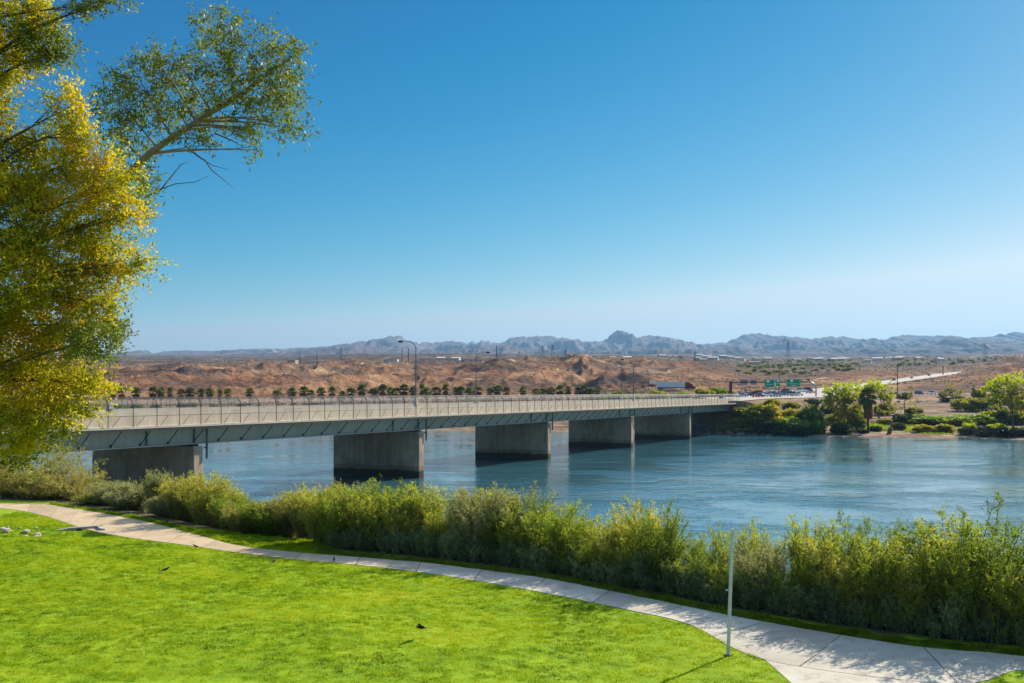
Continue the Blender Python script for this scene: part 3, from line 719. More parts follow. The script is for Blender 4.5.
def bridge_fence(p, label, inward):
    t = thing('bridge_fence', label, 'fence', bridge_pt(0, p, ZWALK + .06), BROT)
    H = uz(6) - ZWALK - .06; zm = uz(22) - ZWALK - .06; zr = uz(12) - ZWALK - .06
    n = int((S_END - S_BEG) / (LSP / 14.8)); first = None; fb_ = None
    def curve(z):  # the posts lean in at the top
        q = max(0, (z - zr) / (H - zr)); return inward * 0.55 * q * q
    step = LSP / 14.8
    for i in range(n + 1):
        s = S_BEG + i * step
        if first is None:
            m = MB(); zs = [0, zm, zr] + [zr + (H - zr) * j / 5 for j in range(1, 6)]
            m.tube([(0, curve(z), z) for z in zs], 0.048, 6); m.box((-.12, -.12, 0), (.12, .12, .03))
            o = first = m.build('post', M['dark_steel'], t)
        else:
            o = first.copy(); C.objects.link(o); o.parent = t
        o.location = (s, 0, 0)
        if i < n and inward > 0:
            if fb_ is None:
                m = MB(); m.tube([(step * .15, .01, .02), (step * .50, .01, zm)], .03, 5); bo = fb_ = m.build('diagonal_bar', M['dark_steel'], t)  # added slanting bar, stands in for the diagonal dark lines across the barrier
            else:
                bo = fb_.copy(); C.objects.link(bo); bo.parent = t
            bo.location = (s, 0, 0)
    for z, r in ((zm, .03), (zr, .028), (H, .045)):
        m = MB(); m.tube([(S_BEG, curve(z), z), (S_END, curve(z), z)], r, 6); m.build('rail', M['dark_steel'], t)
    m = MB(); zs = [0.05, zr] + [zr + (H - zr) * j / 4 for j in range(1, 5)]
    vs = []; fs = []
    for z in zs: vs += [(S_BEG, curve(z) + .05 * inward, z), (S_END, curve(z) + .05 * inward, z)]
    for i in range(len(zs) - 1): fs.append((2 * i, 2 * i + 1, 2 * i + 3, 2 * i + 2))
    m.add(vs, fs); m.build('chain_link_mesh', M['chain'], t)
    return t
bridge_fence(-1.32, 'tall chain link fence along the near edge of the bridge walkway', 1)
bridge_fence(WB + 1.32, 'tall chain link fence along the far edge of the bridge, behind the roadway', -1)

# lamps on the bridge
def street_lamp(loc, rotz, label, h=11.3):
    t = thing('street_lamp', label, 'street lamp', loc, rotz, 'lamps along the bridge')
    m = MB(); m.tube([(0, 0, 1.0), (0, 0, h * .5), (0, 0, h - .5)], [.14, .115, .085], 8); m.build('pole', M['grey_steel'], t)
    m = MB(); m.prism([(-.42, 0), (.42, 0), (.27, 1.0), (-.27, 1.0)], -.3, .3); m.build('base', M['deck'], t)
    m = MB(); pts = [(0, 0, h - .5), (0, .25, h - .15), (0, 1.0, h + .35), (0, 2.1, h + .62), (0, 2.9, h + .62)]
    m.tube(pts, [.10, .085, .07, .06, .055], 7); m.build('arm', M['grey_steel'], t)
    m = MB(); m.prism([(2.75, h + .45), (3.0, h + .36), (3.75, h + .36), (3.9, h + .52), (3.6, h + .72), (2.9, h + .72)], -.2, .2, axis='x')
    hd = m.build('lamp_head', M['dark_steel'], t, bevel=.05)
    m = MB(); m.box((-.15, 3.05, h + .32), (.15, 3.7, h + .358)); m.build('lens', M['lamp_lens'], hd)
    return t
def s_for_px(px, p=1.5):
    lo, hi = S_BEG, S_END
    for _ in range(60):
        s = (lo + hi) / 2; q = bridge_pt(s, p)
        if 512 + q.x / q.y * F < px: lo = s
        else: hi = s
    return s
for px, lab in ((416, 'grey street lamp on the near barrier, tallest in view, arm reaching left'), (633.5, 'street lamp on the near barrier further along, right of the palm row')):
    street_lamp(bridge_pt(s_for_px(px), 1.52, zb), BROT, lab)
for px, lab in ((110, 'street lamp on the far barrier beside the yellow tree, partly hidden by leaves'), (476, 'street lamp on the far barrier with its arm reaching right'), (621.5, 'thin distant street lamp on the far barrier near the end of the palms')):
    street_lamp(bridge_pt(s_for_px(px, WB - 1.52), WB - 1.52, zb), BROT + math.pi, lab)

# ------------------------------------------------------------------ plants: builders
def bez(p0, p1, p2, n):
    t = np.linspace(0, 1, n)[:, None]; return (1 - t) ** 2 * p0 + 2 * t * (1 - t) * p1 + t * t * p2

def shrub_parts(seed, H, R, nst, ntw, nlf, ll, lw, m_leaf, m_stem, parent, upright=0.5, low=0.15, twl=0.3):
    rg = np.random.default_rng(seed); sb = MB(); cen = []; dr = []
    for i in range(nst):
        a = rg.random() * 2 * math.pi; r0 = R * 0.3 * math.sqrt(rg.random()); lean = (rg.random() ** 0.7) * (1 - upright) * 1.1
        h = H * (0.62 + 0.38 * rg.random()) * (1 - 0.35 * lean)
        p0 = np.array([r0 * math.cos(a), r0 * math.sin(a), -0.15])
        out = np.array([math.cos(a), math.sin(a), 0])
        p2 = p0 + out * R * (0.25 + lean * 0.9) + np.array([rg.normal() * R * .12, rg.normal() * R * .12, h])
        p1 = p0 + np.array([0, 0, h * .6]) + out * R * .15
        pts = bez(p0, p1, p2, 6); sb.tube(pts, [.016, .014, .012, .009, .006, .003], 3, cap=False)
        t = low + (1 - low) * rg.random(ntw) ** 0.75
        q = (1 - t[:, None]) ** 2 * p0 + 2 * t[:, None] * (1 - t[:, None]) * p1 + t[:, None] ** 2 * p2
        tan = unit(2 * (1 - t[:, None]) * (p1 - p0) + 2 * t[:, None] * (p2 - p1))
        td = unit(tan * .9 + unit(rg.normal(size=(ntw, 3))) * 0.9 + np.array([0, 0, .25]))
        L = twl * (0.5 + rg.random(ntw))[:, None] * (1.15 - .6 * t[:, None])
        for k_ in range(nlf):
            u = (k_ + rg.random(ntw))[:, None] / nlf
            cen.append(q + td * L * u); dr.append(td * 0.8 + unit(rg.normal(size=(ntw, 3))) * 0.8)
    cen = np.concatenate(cen); dr = np.concatenate(dr); n = len(cen)
    v, f = leaves(cen, dr, ll * (0.6 + 0.8 * rg.random(n)), lw * (0.7 + 0.6 * rg.random(n)), rg)
    np_mesh('foliage', v, f, m_leaf, parent)
    sb.build('stems', m_stem, parent)

def bush_proto(seed, mleaf, n=1700, lf=.125, lobes=13, flat=1.0):
    """unit bush: radius about .5, height about 1, built of lobes of leaf sprays; scaled per copy"""
    rg = np.random.default_rng(seed); cen = []; dr = []; per = n // lobes
    for i in range(lobes):
        a = rg.random() * 6.283; r = .36 * math.sqrt(rg.random()); cz = .22 + .60 * rg.random() * (1 - 1.2 * r)
        c = np.array([r * math.cos(a), r * math.sin(a), cz]); rad = .10 + .13 * rg.random()
        p = blob_points(per, c, (rad, rad, rad * .95), rg, .65); cen.append(p); dr.append(unit(p - c) + rg.normal(size=p.shape) * .7 + np.array([0, 0, .25]))
    a = rg.random(per * 2) * 6.283; r = .42 * np.sqrt(rg.random(per * 2)); p = np.stack([r * np.cos(a), r * np.sin(a), .02 + .3 * rg.random(per * 2)], 1)
    cen.append(p); dr.append(rg.normal(size=p.shape) + np.array([0, 0, .8]))
    cen = np.concatenate(cen); dr = np.concatenate(dr)
    return leaves(cen, dr, lf * (0.6 + .8 * rg.random(len(cen))), lf * .55, rg)
def stems_unit(seed):
    rn = random.Random(seed); m = MB()
    for i in range(7):
        a = rn.uniform(0, 6.28); m.tube([(0, 0, -.05), (.1 * math.cos(a), .1 * math.sin(a), .2), (.28 * math.cos(a), .28 * math.sin(a), .55)], [.03, .02, .008], 4)
    return m
bush_mesh = {}
def bush(px, py, wpx, hpx, kind, label, Y=None, group='bushes on the far bank', name='bush', depth=1.0, cat='bush', seed=None):
    loc = far_at(px, py) if Y is None else Vector(((px - 512) / F * Y, Y, fz((px - 512) / F * Y, Y)))
    Yd = loc.y; W = wpx * Yd / F; H = hpx * Yd / F
    if Y is not None: H = (EYE - (py - hpx - HZ) / F * Y) - loc.z      # top row fixed, foot on the ground
    H = max(H, 0.6)
    var = int(px * 7 + py * 3) % 3 if seed is None else seed % 3
    key = (kind, var)
    if key not in bush_mesh:
        t = thing(name, label, cat, loc, rnd.uniform(0, 6.28), group); v, f = bush_proto(100 + 7 * var + len(kind), M['b_' + kind])
        np_mesh('foliage', v, f, M['b_' + kind], t); stems_unit(var).build('stems', M['bark'], t); bush_mesh[key] = t
        t.scale = (W, W * depth, H); return t
    t = dup(bush_mesh[key], loc, rnd.uniform(0, 6.28), (W, W * depth, H), label, group); t['category'] = cat; t.name = name
    return t

def blob_tree(name, label, cat, base, trunk, blobs, mleaf, mbark, ll, lw, per, seed, trunk_r, cl_r, group=None, shell=.5, droop=0.0, mats2=None, parent_scale=None):
    """tree: tapered trunk through given points, a limb to each crown clump, leaves in small sprays spread through each clump.
    trunk points and blobs in world space: blob = (centre, (rx, ry, rz), n sprays[, use second leaf])"""
    rg = np.random.default_rng(seed); base = Vector(base)
    t = thing(name, label, cat, base, 0, group)
    wd = MB(); tp = [np.array(Vector(p) - base) for p in trunk]; n = len(tp)
    rad = [trunk_r * (1 - .75 * i / (n - 1)) for i in range(n)]
    dense = []; dr_ = []
    for i in range(n - 1):
        for j in range(4): dense.append(tp[i] + (tp[i + 1] - tp[i]) * j / 4); dr_.append(rad[i] + (rad[i + 1] - rad[i]) * j / 4)
    dense.append(tp[-1]); dr_.append(rad[-1])
    dense = np.array(dense); sm = dense.copy(); sm[1:-1] = (dense[:-2] + 2 * dense[1:-1] + dense[2:]) / 4
    wd.tube(sm, dr_, 8)
    groups = {0: ([], []), 1: ([], [])}; limbs = MB()
    for bl in blobs:
        c = np.array(Vector(bl[0]) - base); r = np.array(bl[1], float); ns = bl[2]; g = bl[3] if len(bl) > 3 else 0
        # limb from a lower point of the trunk
        d = np.linalg.norm(sm - c, axis=1) + np.where(sm[:, 2] > c[2] - .25 * np.linalg.norm(sm - c, axis=1), 1e3 * 0 + 2 * np.abs(sm[:, 2] - c[2]), 0)
        k_ = int(np.argmin(d)); a = sm[k_]; L = np.linalg.norm(c - a)
        mid = (a + c) / 2 + np.array([0, 0, .10 * L]) + rg.normal(size=3) * .05 * L
        r0 = min(dr_[k_] * .5, .02 + .011 * L)
        pts = bez(a, mid, c, 7); limbs.tube(pts, [r0 * (1 - .85 * i / 6) for i in range(7)], 6)
        sp = blob_points(ns, c, r, rg, shell)
        for q in sp[:: max(1, ns // 14)]:      # twigs
            b0 = pts[int(rg.integers(3, 7))]; limbs.tube(bez(b0, (b0 + q) / 2 + rg.normal(size=3) * .06 * np.linalg.norm(q - b0), q, 4), [r0 * .22, r0 * .16, r0 * .1, r0 * .04], 4, cap=False)
        k2 = np.repeat(sp, per, 0); nn = len(k2)
        sdir = unit(unit(sp - c) * .7 + rg.normal(size=sp.shape) * .65 + np.array([0, 0, .1 - droop])); sl_ = cl_r * (.6 + 1.5 * rg.random(len(sp)))
        uu = np.tile((np.arange(per) + .5) / per, len(sp))[:, None] - .25
        off = np.repeat(sdir * sl_[:, None], per, 0) * uu * 1.5 + rg.normal(size=(nn, 3)) * cl_r * .17
        dirs = np.repeat(sdir, per, 0) * .7 + rg.normal(size=(nn, 3)) * .75 - np.array([0, 0, droop])
        groups[g][0].append(k2 + off); groups[g][1].append(dirs)
    wd.build('trunk', mbark, t, True); limbs.build('limbs', mbark, t, True)
    for g, m in ((0, mleaf), (1, mats2)):
        if not groups[g][0]: continue
        cen = np.concatenate(groups[g][0]); dr = np.concatenate(groups[g][1]); nn = len(cen)
        v, f = leaves(cen, dr, ll * (.6 + .8 * rg.random(nn)), lw * (.7 + .6 * rg.random(nn)), rg)
        np_mesh('crown' if g == 0 else 'green_crown', v, f, m, t)
    return t

# ------------------------------------------------------------------ near trees at the left
def pblobs(lst, Y, dens, seed, dz=1.0):
    rn = random.Random(seed); out = []
    for q in lst:
        px, py, rx, ry = q[:4]; g = q[4] if len(q) > 4 else 0
        Yb = Y + rn.uniform(-1.2, 1.2) * dz
        s = Yb / F; c = P(px, py, Yb)
        out.append((c, (rx * s, (rx + ry) * .5 * s * dz, ry * s), max(5, int(dens * rx * ry / 100)), g))
    return out
TY = 30.0
yb = [(12, 14, 34, 26), (-12, 58, 30, 40), (40, 34, 22, 24, 1), (58, 52, 13, 15, 1), (30, 62, 16, 10), (108, 3, 20, 6, 1), (78, 6, 14, 7, 1), (-16, 110, 26, 40),
      (68, 108, 17, 20), (76, 132, 14, 14), (45, 148, 30, 20), (88, 160, 30, 20), (14, 165, 34, 30), (112, 188, 25, 18), (60, 195, 50, 26), (8, 215, 40, 40), (122, 214, 24, 15), (98, 240, 32, 20), (132, 265, 22, 10), (112, 272, 24, 10),
      (60, 250, 50, 30), (10, 275, 46, 40), (80, 290, 36, 22), (45, 315, 45, 26), (100, 305, 20, 12), (96, 340, 26, 18, 1), (112, 328, 16, 12, 1), (60, 345, 32, 22), (10, 345, 40, 34), (25, 385, 45, 26), (70, 383, 34, 13), (96, 386, 22, 8),
      (35, 412, 44, 18), (74, 408, 28, 9), (8, 435, 34, 22), (50, 432, 22, 12, 1), (20, 455, 20, 12, 1), (-40, 200, 40, 60), (-40, 330, 40, 60), (-50, 60, 40, 50)]
base1 = Vector(((-75 - 512) / F * TY, TY, 0)); base1.z = nz(base1.x, base1.y) - .1
trunk1 = [base1, P(-62, 470, TY), P(-40, 360, TY), P(-20, 250, TY + .3), P(-10, 150, TY + .3), P(-14, 60, TY), P(-18, -20, TY)]
blob_tree('leafy_tree', 'large tree with yellow green autumn leaves filling the left edge of the lawn', 'tree', base1, trunk1, pblobs(yb, TY, 20, 3, .9),
          M['leaf_yellow'], M['bark'], .12, .055, 20, 31, .30, .36, shell=.35, mats2=M['leaf_green'])

EY = 37.0
eb = [(120, 100, 24, 26), (112, 128, 18, 20), (140, 80, 24, 24), (160, 66, 20, 18), (178, 62, 16, 14), (135, 150, 20, 16), (148, 180, 12, 18), (130, 190, 12, 16), (170, 100, 26, 22), (155, 118, 20, 16), (205, 30, 17, 18), (228, 28, 15, 18), (215, 52, 20, 20), (238, 66, 22, 22), (210, 85, 26, 20), (262, 40, 18, 18), (286, 62, 20, 20), (297, 46, 12, 12), (270, 80, 24, 22), (292, 95, 16, 20), (262, 104, 22, 16), (285, 125, 16, 14), (254, 132, 8, 18), (235, 100, 22, 14), (195, 110, 20, 12), (255, 150, 4, 8), (190, 134, 18, 8), (222, 122, 22, 9), (245, 128, 14, 8), (210, 140, 12, 5), (300, 130, 6, 8), (145, 205, 8, 12)]
base2 = Vector(((-120 - 512) / F * EY, EY, 0)); base2.z = nz(base2.x, base2.y) - .1
trunk2 = [base2, P(-108, 460, EY), P(-70, 350, EY), P(0, 272, EY), P(70, 218, EY), P(124, 178, EY), P(150, 153, EY), P(180, 132, EY), P(212, 112, EY), P(240, 96, EY), P(268, 74, EY), P(288, 60, EY)]
eu = blob_tree('leaning_tree', 'tree with small dark green leaves on a long limb leaning right over the yellow tree', 'tree', base2, trunk2, pblobs(eb, EY, 15, 5, 1.0),
          M['leaf_green'], M['bark_pale'], .16, .058, 12, 47, .22, .34, shell=.3, droop=.35)
tw = MB()
for pts in ([(176, 138), (195, 139), (212, 136), (220, 133)], [(150, 153), (175, 150), (200, 145), (219, 145)], [(190, 150), (200, 158), (212, 166), (228, 170)], [(205, 160), (212, 170), (222, 178), (233, 188)],
            [(146, 198), (160, 190), (175, 184), (195, 182), (209, 176)], [(160, 190), (172, 176), (181, 164), (188, 162)], [(130, 205), (138, 202), (146, 198)], [(215, 133), (235, 142), (244, 148)], [(185, 146), (190, 150), (205, 160)], [(140, 163), (150, 178), (146, 198)]):
    tw.tube([P(a + rnd.uniform(-.6, .6), b_ + rnd.uniform(-.6, .6), EY + .2 * i) - base2 for i, (a, b_) in enumerate(pts)], [.028 - .022 * i / (len(pts) - 1) for i in range(len(pts))], 5)
tw.build('bare_twigs', M['twig'], eu)

# ------------------------------------------------------------------ hedge of riverside shrubs
hb = [(335, 547), (430, 556), (540, 570), (650, 591), (750, 609), (850, 625), (950, 638), (1024, 646), (1120, 655)]
HBX = np.array([a[0] for a in hb]); HBY = np.array([a[1] for a in hb])
ht = [(330, 488), (352, 484), (375, 486), (398, 474), (420, 484), (450, 494), (485, 482), (505, 486), (530, 500), (560, 503), (600, 505), (640, 503), (670, 510), (700, 518), (730, 520), (760, 520), (800, 522), (845, 512), (880, 524), (905, 530), (950, 515), (975, 510), (1000, 522), (1024, 538), (1120, 545)]
HTX = np.array([a[0] for a in ht]); HTY = np.array([a[1] for a in ht])
protos = []
specs = [(3.2, 1.25, .5, 'leaf_hedge'), (3.2, 1.4, .42, 'leaf_hedge'), (3.2, 1.1, .62, 'leaf_hedge'), (3.2, 1.3, .5, 'leaf_hedge'), (3.2, 1.3, .55, 'leaf_silver')]
HL = 'tall feathery green shrub in the hedge between the path and the river'
def make_shrub(i, mt, H=3.2, R=1.3, up=.5, nst=66, ntw=17, nlf=10, ll=.095, lw=.026, low=.04, twl=.38, label=HL, name='riverside_shrub', group='shrubs of the hedge beside the path'):
    t = thing(name, label, 'shrub', (0, 0, 0), 0, group)
    shrub_parts(200 + i, H, R, nst, ntw, nlf, ll, lw, M[mt], M['twig'], t, up, low, twl); return t
for i, (H, R, up, mt) in enumerate(specs): protos.append([make_shrub(i, mt, H, R, up), False, H])
# line along the hedge in world space
hw = np.array([tuple(gp(a, b_, PATH_H)) for a, b_ in hb])
hs = resample(hw, .25); dh = np.r_[0, np.cumsum(np.linalg.norm(np.diff(hs[:, :2], axis=0), axis=1))]
def along(d): return np.array([np.interp(d, dh, hs[:, 0]), np.interp(d, dh, hs[:, 1])])
def use(pr, loc, rot, sc, label=None):
    if not pr[1]:
        pr[1] = True; pr[0].location = loc; pr[0].rotation_euler = (0, 0, rot); pr[0].scale = sc
        if label: pr[0]['label'] = label
        return pr[0]
    return dup(pr[0], loc, rot, sc, label)
nrm_h = np.array([0.62, 0.78])
d = 0.4; row = 0
while d < dh[-1]:
    for back in (0.4, 1.7):
        q = along(d + (0.55 if back > 1 else 0)) + nrm_h * (back + rnd.uniform(-.25, .25))
        px = 512 + q[0] / q[1] * F
        ytop = np.interp(px, HTX, HTY) + 34 * (float(fbm(np.array([d / 2.6]), np.array([back * .3]), 2, 88)[0]) - .5) + (rnd.uniform(-9, 18) if back > 1 else rnd.uniform(2, 40))
        z0 = nz(q[0], q[1]); H = EYE - (ytop - HZ) / F * q[1] - z0
        wsil = 0.55 if 470 < px < 530 else .08
        pr = protos[4] if rnd.random() < wsil else protos[rnd.randrange(4)]
        s = H / (pr[2] * .92); use(pr, (q[0], q[1], z0), rnd.uniform(0, 6.28), (s * rnd.uniform(.8, 1.35), s * rnd.uniform(.8, 1.35), s), None if pr is not protos[4] else 'tall feathery silver green shrub in the hedge beside the river path')
    d += 1.15
# low weeds along the foot of the hedge
WL = 'low dark green leafy weed at the foot of the hedge beside the path'
wp = [[make_shrub(20 + i, 'leaf_weed', 1.2, .45, .72, 26, 12, 7, .085, .03, .03, .14, WL, 'tall_weed', 'weeds along the foot of the hedge'), False, 1.2] for i in range(3)]
d = 0.2
while d < dh[-1]:
    for back in (-.12, .3):
        q = along(d) + nrm_h * (back + rnd.uniform(-.15, .2)); z0 = nz(q[0], q[1]); s = rnd.uniform(.7, 1.45)
        use(wp[rnd.randrange(3)], (q[0], q[1], z0), rnd.uniform(0, 6.28), (s, s, s * rnd.uniform(.8, 1.25)))
        d += .24
# individual shrubs to the left
left = [(28, 503, 455, 120, 'leaf_tan', 'large rounded tan and olive shrub left of the first bridge pier', .35),
        (62, 506, 474, 80, 'leaf_tan', 'tan olive shrub in front of the river just right of the largest tan shrub', .35), (-30, 503, 460, 100, 'leaf_tan', 'tan olive shrub cut by the left edge behind the yellow tree', .35),
        (112, 514, 482, 40, 'leaf_silver', 'silvery sage shrub in front of the left end of the first pier', .45), (138, 518, 484, 40, 'leaf_silver', 'silvery sage shrub in front of the middle of the first pier', .5),
        (158, 521, 474, 36, 'leaf_silver', 'silvery shrub with one tall twig in front of the first pier', .7), (180, 528, 478, 46, 'leaf_hedge', 'olive green shrub at the right end of the first pier', .5),
        (206, 535, 473, 56, 'leaf_hedge', 'broad olive green shrub right of the first pier on the path bend', .45), (232, 533, 496, 46, 'leaf_hedge', 'low olive shrub right of the broad shrub at the path bend', .4),
        (256, 537, 502, 40, 'leaf_hedge', 'low grey green shrub behind the strip of lawn beside the path', .4), (288, 543, 496, 46, 'leaf_tan', 'dry brownish shrub at the left end of the hedge', .4),
        (316, 546, 487, 54, 'leaf_hedge', 'tall olive shrub starting the hedge behind the strip of lawn', .45), (306, 545, 500, 40, 'leaf_tan', 'dry tan shrub between the brownish shrub and the hedge', .4)]
left = [a + (5.0 + .25 * (i % 3),) for i, a in enumerate(left)]
left += [(px, 0, top, wpx, mt, lab, .45, bk) for px, top, wpx, mt, lab, bk in (
    (98, 494, 40, 'leaf_tan', 'low tan shrub between the tan shrubs and the first silvery shrub', 4.2), (125, 492, 40, 'leaf_silver', 'low silver shrub at the verge in front of its taller silver neighbours', 4.0), (168, 496, 40, 'leaf_silver', 'low silver green shrub below the tall twig', 4.2),
    (196, 482, 50, 'leaf_silver', 'silvery shrub half hidden behind the olive shrubs right of the pier', 6.6), (222, 488, 44, 'leaf_hedge', 'olive shrub behind the broad shrub, against the river', 7.0), (244, 505, 44, 'leaf_tan', 'dry low shrub behind the grassy strip', 4.6), (270, 508, 44, 'leaf_hedge', 'low olive shrub filling the gap left of the hedge', 4.8), (298, 494, 44, 'leaf_hedge', 'olive shrub behind the dry brownish shrub', 6.6),
    (322, 490, 50, 'leaf_hedge', 'tall olive shrub at the meeting of verge and hedge', 3.0), (338, 492, 50, 'leaf_hedge', 'bushy olive shrub closing the hedge at its left end', 2.2), (345, 486, 50, 'leaf_tan', 'brownish olive shrub behind the left end of the hedge', 4.0),
    (-5, 478, 90, 'leaf_tan', 'low tan shrub under the yellow tree', 4.0), (48, 484, 70, 'leaf_tan', 'low tan shrub at the foot of the largest tan shrub', 4.0), (85, 482, 60, 'leaf_tan', 'dry tan shrub left of the pier edge', 6.2))]
for i, (px, py, top, wpx, mt, lab, up, back_) in enumerate(left):
    yu_ = np.interp(px, UPX, UPY); q = gp(px, yu_, PATH_H); Yq = q.y + back_ / .78; q = Vector(((px - 512) / F * Yq, Yq, 0)); z0 = nz(q.x, q.y); H = (EYE - (top - HZ) / F * q.y - z0) * (1.5 if up < .4 else 1.16); R = wpx * q.y / F / 2
    t = make_shrub(40 + i, mt, H, R * 1.0, up, 190 if up < .4 else 130, 20, 9, .12 if up < .4 else .11, .034, .0, .42, lab, 'riverside_shrub', None)
    if 'group' in t: del t['group']
    t.location = (q.x, q.y, z0)

# ------------------------------------------------------------------ grass blades
def blades(name, n, region, seed, h0, wmul=1.0, mat='grass'):
    rg = np.random.default_rng(seed); pts = []
    got = 0
    while got < n:
        m_ = n * 2
        Xr = rg.uniform(-33, 19, m_); Yr = rg.uniform(26.5, 72, m_); px = 512 + Xr / Yr * F; py = HZ + PATH_H / Yr * F
        ok = region(px, py, Xr, Yr) & (px > -30) & (px < 1050)
        dens = np.clip((34 / Yr) ** 1.5, 0, 1); ok &= rg.random(m_) < dens
        pts.append(np.stack([Xr[ok], Yr[ok]], 1)); got += int(ok.sum())
    p = np.concatenate(pts)[:n]; z = near_z(p[:, 0], p[:, 1])
    cl = fbm(p[:, 0] / .3, p[:, 1] / .25, 3, 9); h = h0 * (.1 + 2.4 * cl ** 2) * (.7 + .6 * rg.random(n)) * (p[:, 1] / 34) ** .5
    a = rg.random(n) * 6.283; ww = .009 * wmul * (p[:, 1] / 30) * (.7 + .6 * rg.random(n)); lean = rg.normal(size=(n, 2)) * .5 * h[:, None] + np.array([-.15, -.1]) * h[:, None]
    dx = np.stack([np.cos(a), np.sin(a)], 1) * ww[:, None]
    v = np.zeros((n, 3, 3)); v[:, 0, :2] = p - dx; v[:, 1, :2] = p + dx; v[:, 2, :2] = p + lean
    v[:, 0, 2] = v[:, 1, 2] = z - .005; v[:, 2, 2] = z + h
    o = np_mesh(name, v.reshape(-1, 3), np.arange(3 * n).reshape(n, 3), M[mat]); tag(o, 'short mown green grass covering the lawn', 'grass', kind='stuff'); return o
def reg_lawn(px, py, X, Y):
    lo = np.interp(px, LOX, LOY); fl_x = np.interp(py, [653, 660, 672, 683, 697, 740], [752, 765, 779, 791, 801, 812]); fr_x = np.interp(py, [660, 671, 675, 683, 690, 740], [1100, 1024, 1002, 987, 978, 962])
    return (py > lo + .4) & ((px < fl_x - .5) | (px > fr_x + 1))
blades('lawn_grass', 420000, reg_lawn, 61, .055)
def reg_strip(px, py, X, Y):
    up = np.interp(px, UPX, UPY); Yu = PATH_H * F / (up - HZ); dd = (Y - Yu) * .78; wg = np.interp(px, [0, 100, 180, 230, 310, 345, 1024], [1.6, 1.2, 1.4, 3.6, 3.4, .8, .6])
    return (dd > .03) & (dd < wg) & ((px < 318) == sunny)
sunny = True
o = blades('verge_grass', 40000, reg_strip, 62, .08, 1.1); o['label'] = 'bright grass in the strip between path and shrubs'
sunny = False
o = blades('verge_grass', 40000, reg_strip, 63, .12, 1.3, 'verge'); o['label'] = 'rough shaded grass at the foot of the hedge'

# ------------------------------------------------------------------ pole, culvert, rocks, birds
q = gp(728, 656, PATH_H); q.z = nz(q.x, q.y)
SP = thing('sign_post', 'tall thin bare steel post without a sign, on the lawn edge beside the path', 'post', q, math.radians(20))
top = P(732.5, 529, q.y - .05) - q
R_ = Matrix.Rotation(-math.radians(20), 3, 'Z'); top = R_ @ top
m = MB(); m.tube([(0, 0, -.1), top * .5, top], .055, 4); m.build('post', M['post_steel'], SP)
for t_, side in ((.66, .09), (.52, .16)):
    m = MB(); c = top * t_; m.box((c.x - side, c.y - .02, c.z - .02), (c.x + .06, c.y + .02, c.z + .02)); m.build('bolt', M['galv'], SP)
m = MB(); m.box((-.09, -.09, -.05), (.09, .09, .05)); m.build('base_sleeve', M['grey_steel'], SP)

# culvert headwall
c0 = gp(44, 533, PATH_H); c1 = gp(97, 529.5, PATH_H)
ax = (c1 - c0); L = Vector((ax.x, ax.y, 0)).length; ang = math.atan2(ax.y, ax.x)
HWt = thing('culvert_headwall', 'low concrete culvert headwall where the swale meets the path', 'culvert', (c0.x, c0.y, GZ), ang)
m = MB(); m.prism([(0, -.7), (L + .35, -.7), (L + .35, .17), (L * .5, .14), (0, -.05)], .45, .80); m.build('wall', M['headwall'], HWt, bevel=.03)
m = MB(); m.prism([(L + .05, -.7), (L + .34, -.7), (L + .34, .10), (L + .05, .16)], -.7, .445); m.build('wing_wall', M['headwall'], HWt, bevel=.02)
m = MB(); m.tube([(L - .9, .446, -.12), (L - .9, .40, -.12)], .2, 12); m.build('pipe_mouth', M['dark_steel'], HWt)
rr = random.Random(4); first = None
rk = []
for i in range(3):
    m = MB(); m.rock((0, 0, 0), .2, rr, .75); o = m.build('pale_rock', M['stone']); tag(o, 'pale tan rock in the swale at the left edge of the lawn', 'rock', 'pale rocks lining the swale'); rk.append([o, False])
for i in range(26):
    px = rr.uniform(-25, 42); py = 534.5 + (20 - px) * .07 + rr.uniform(-3, 3.5); g_ = gp(px, py, PATH_H); z = nz(g_.x, g_.y)
    r_ = rk[i % 3]; o = r_[0]
    if r_[1]: o = o.copy(); C.objects.link(o)
    r_[1] = True; s = rr.uniform(.45, 1.0); o.location = (g_.x, g_.y, z + .06); o.scale = (s, s, s); o.rotation_euler = (0, 0, rr.uniform(0, 6))

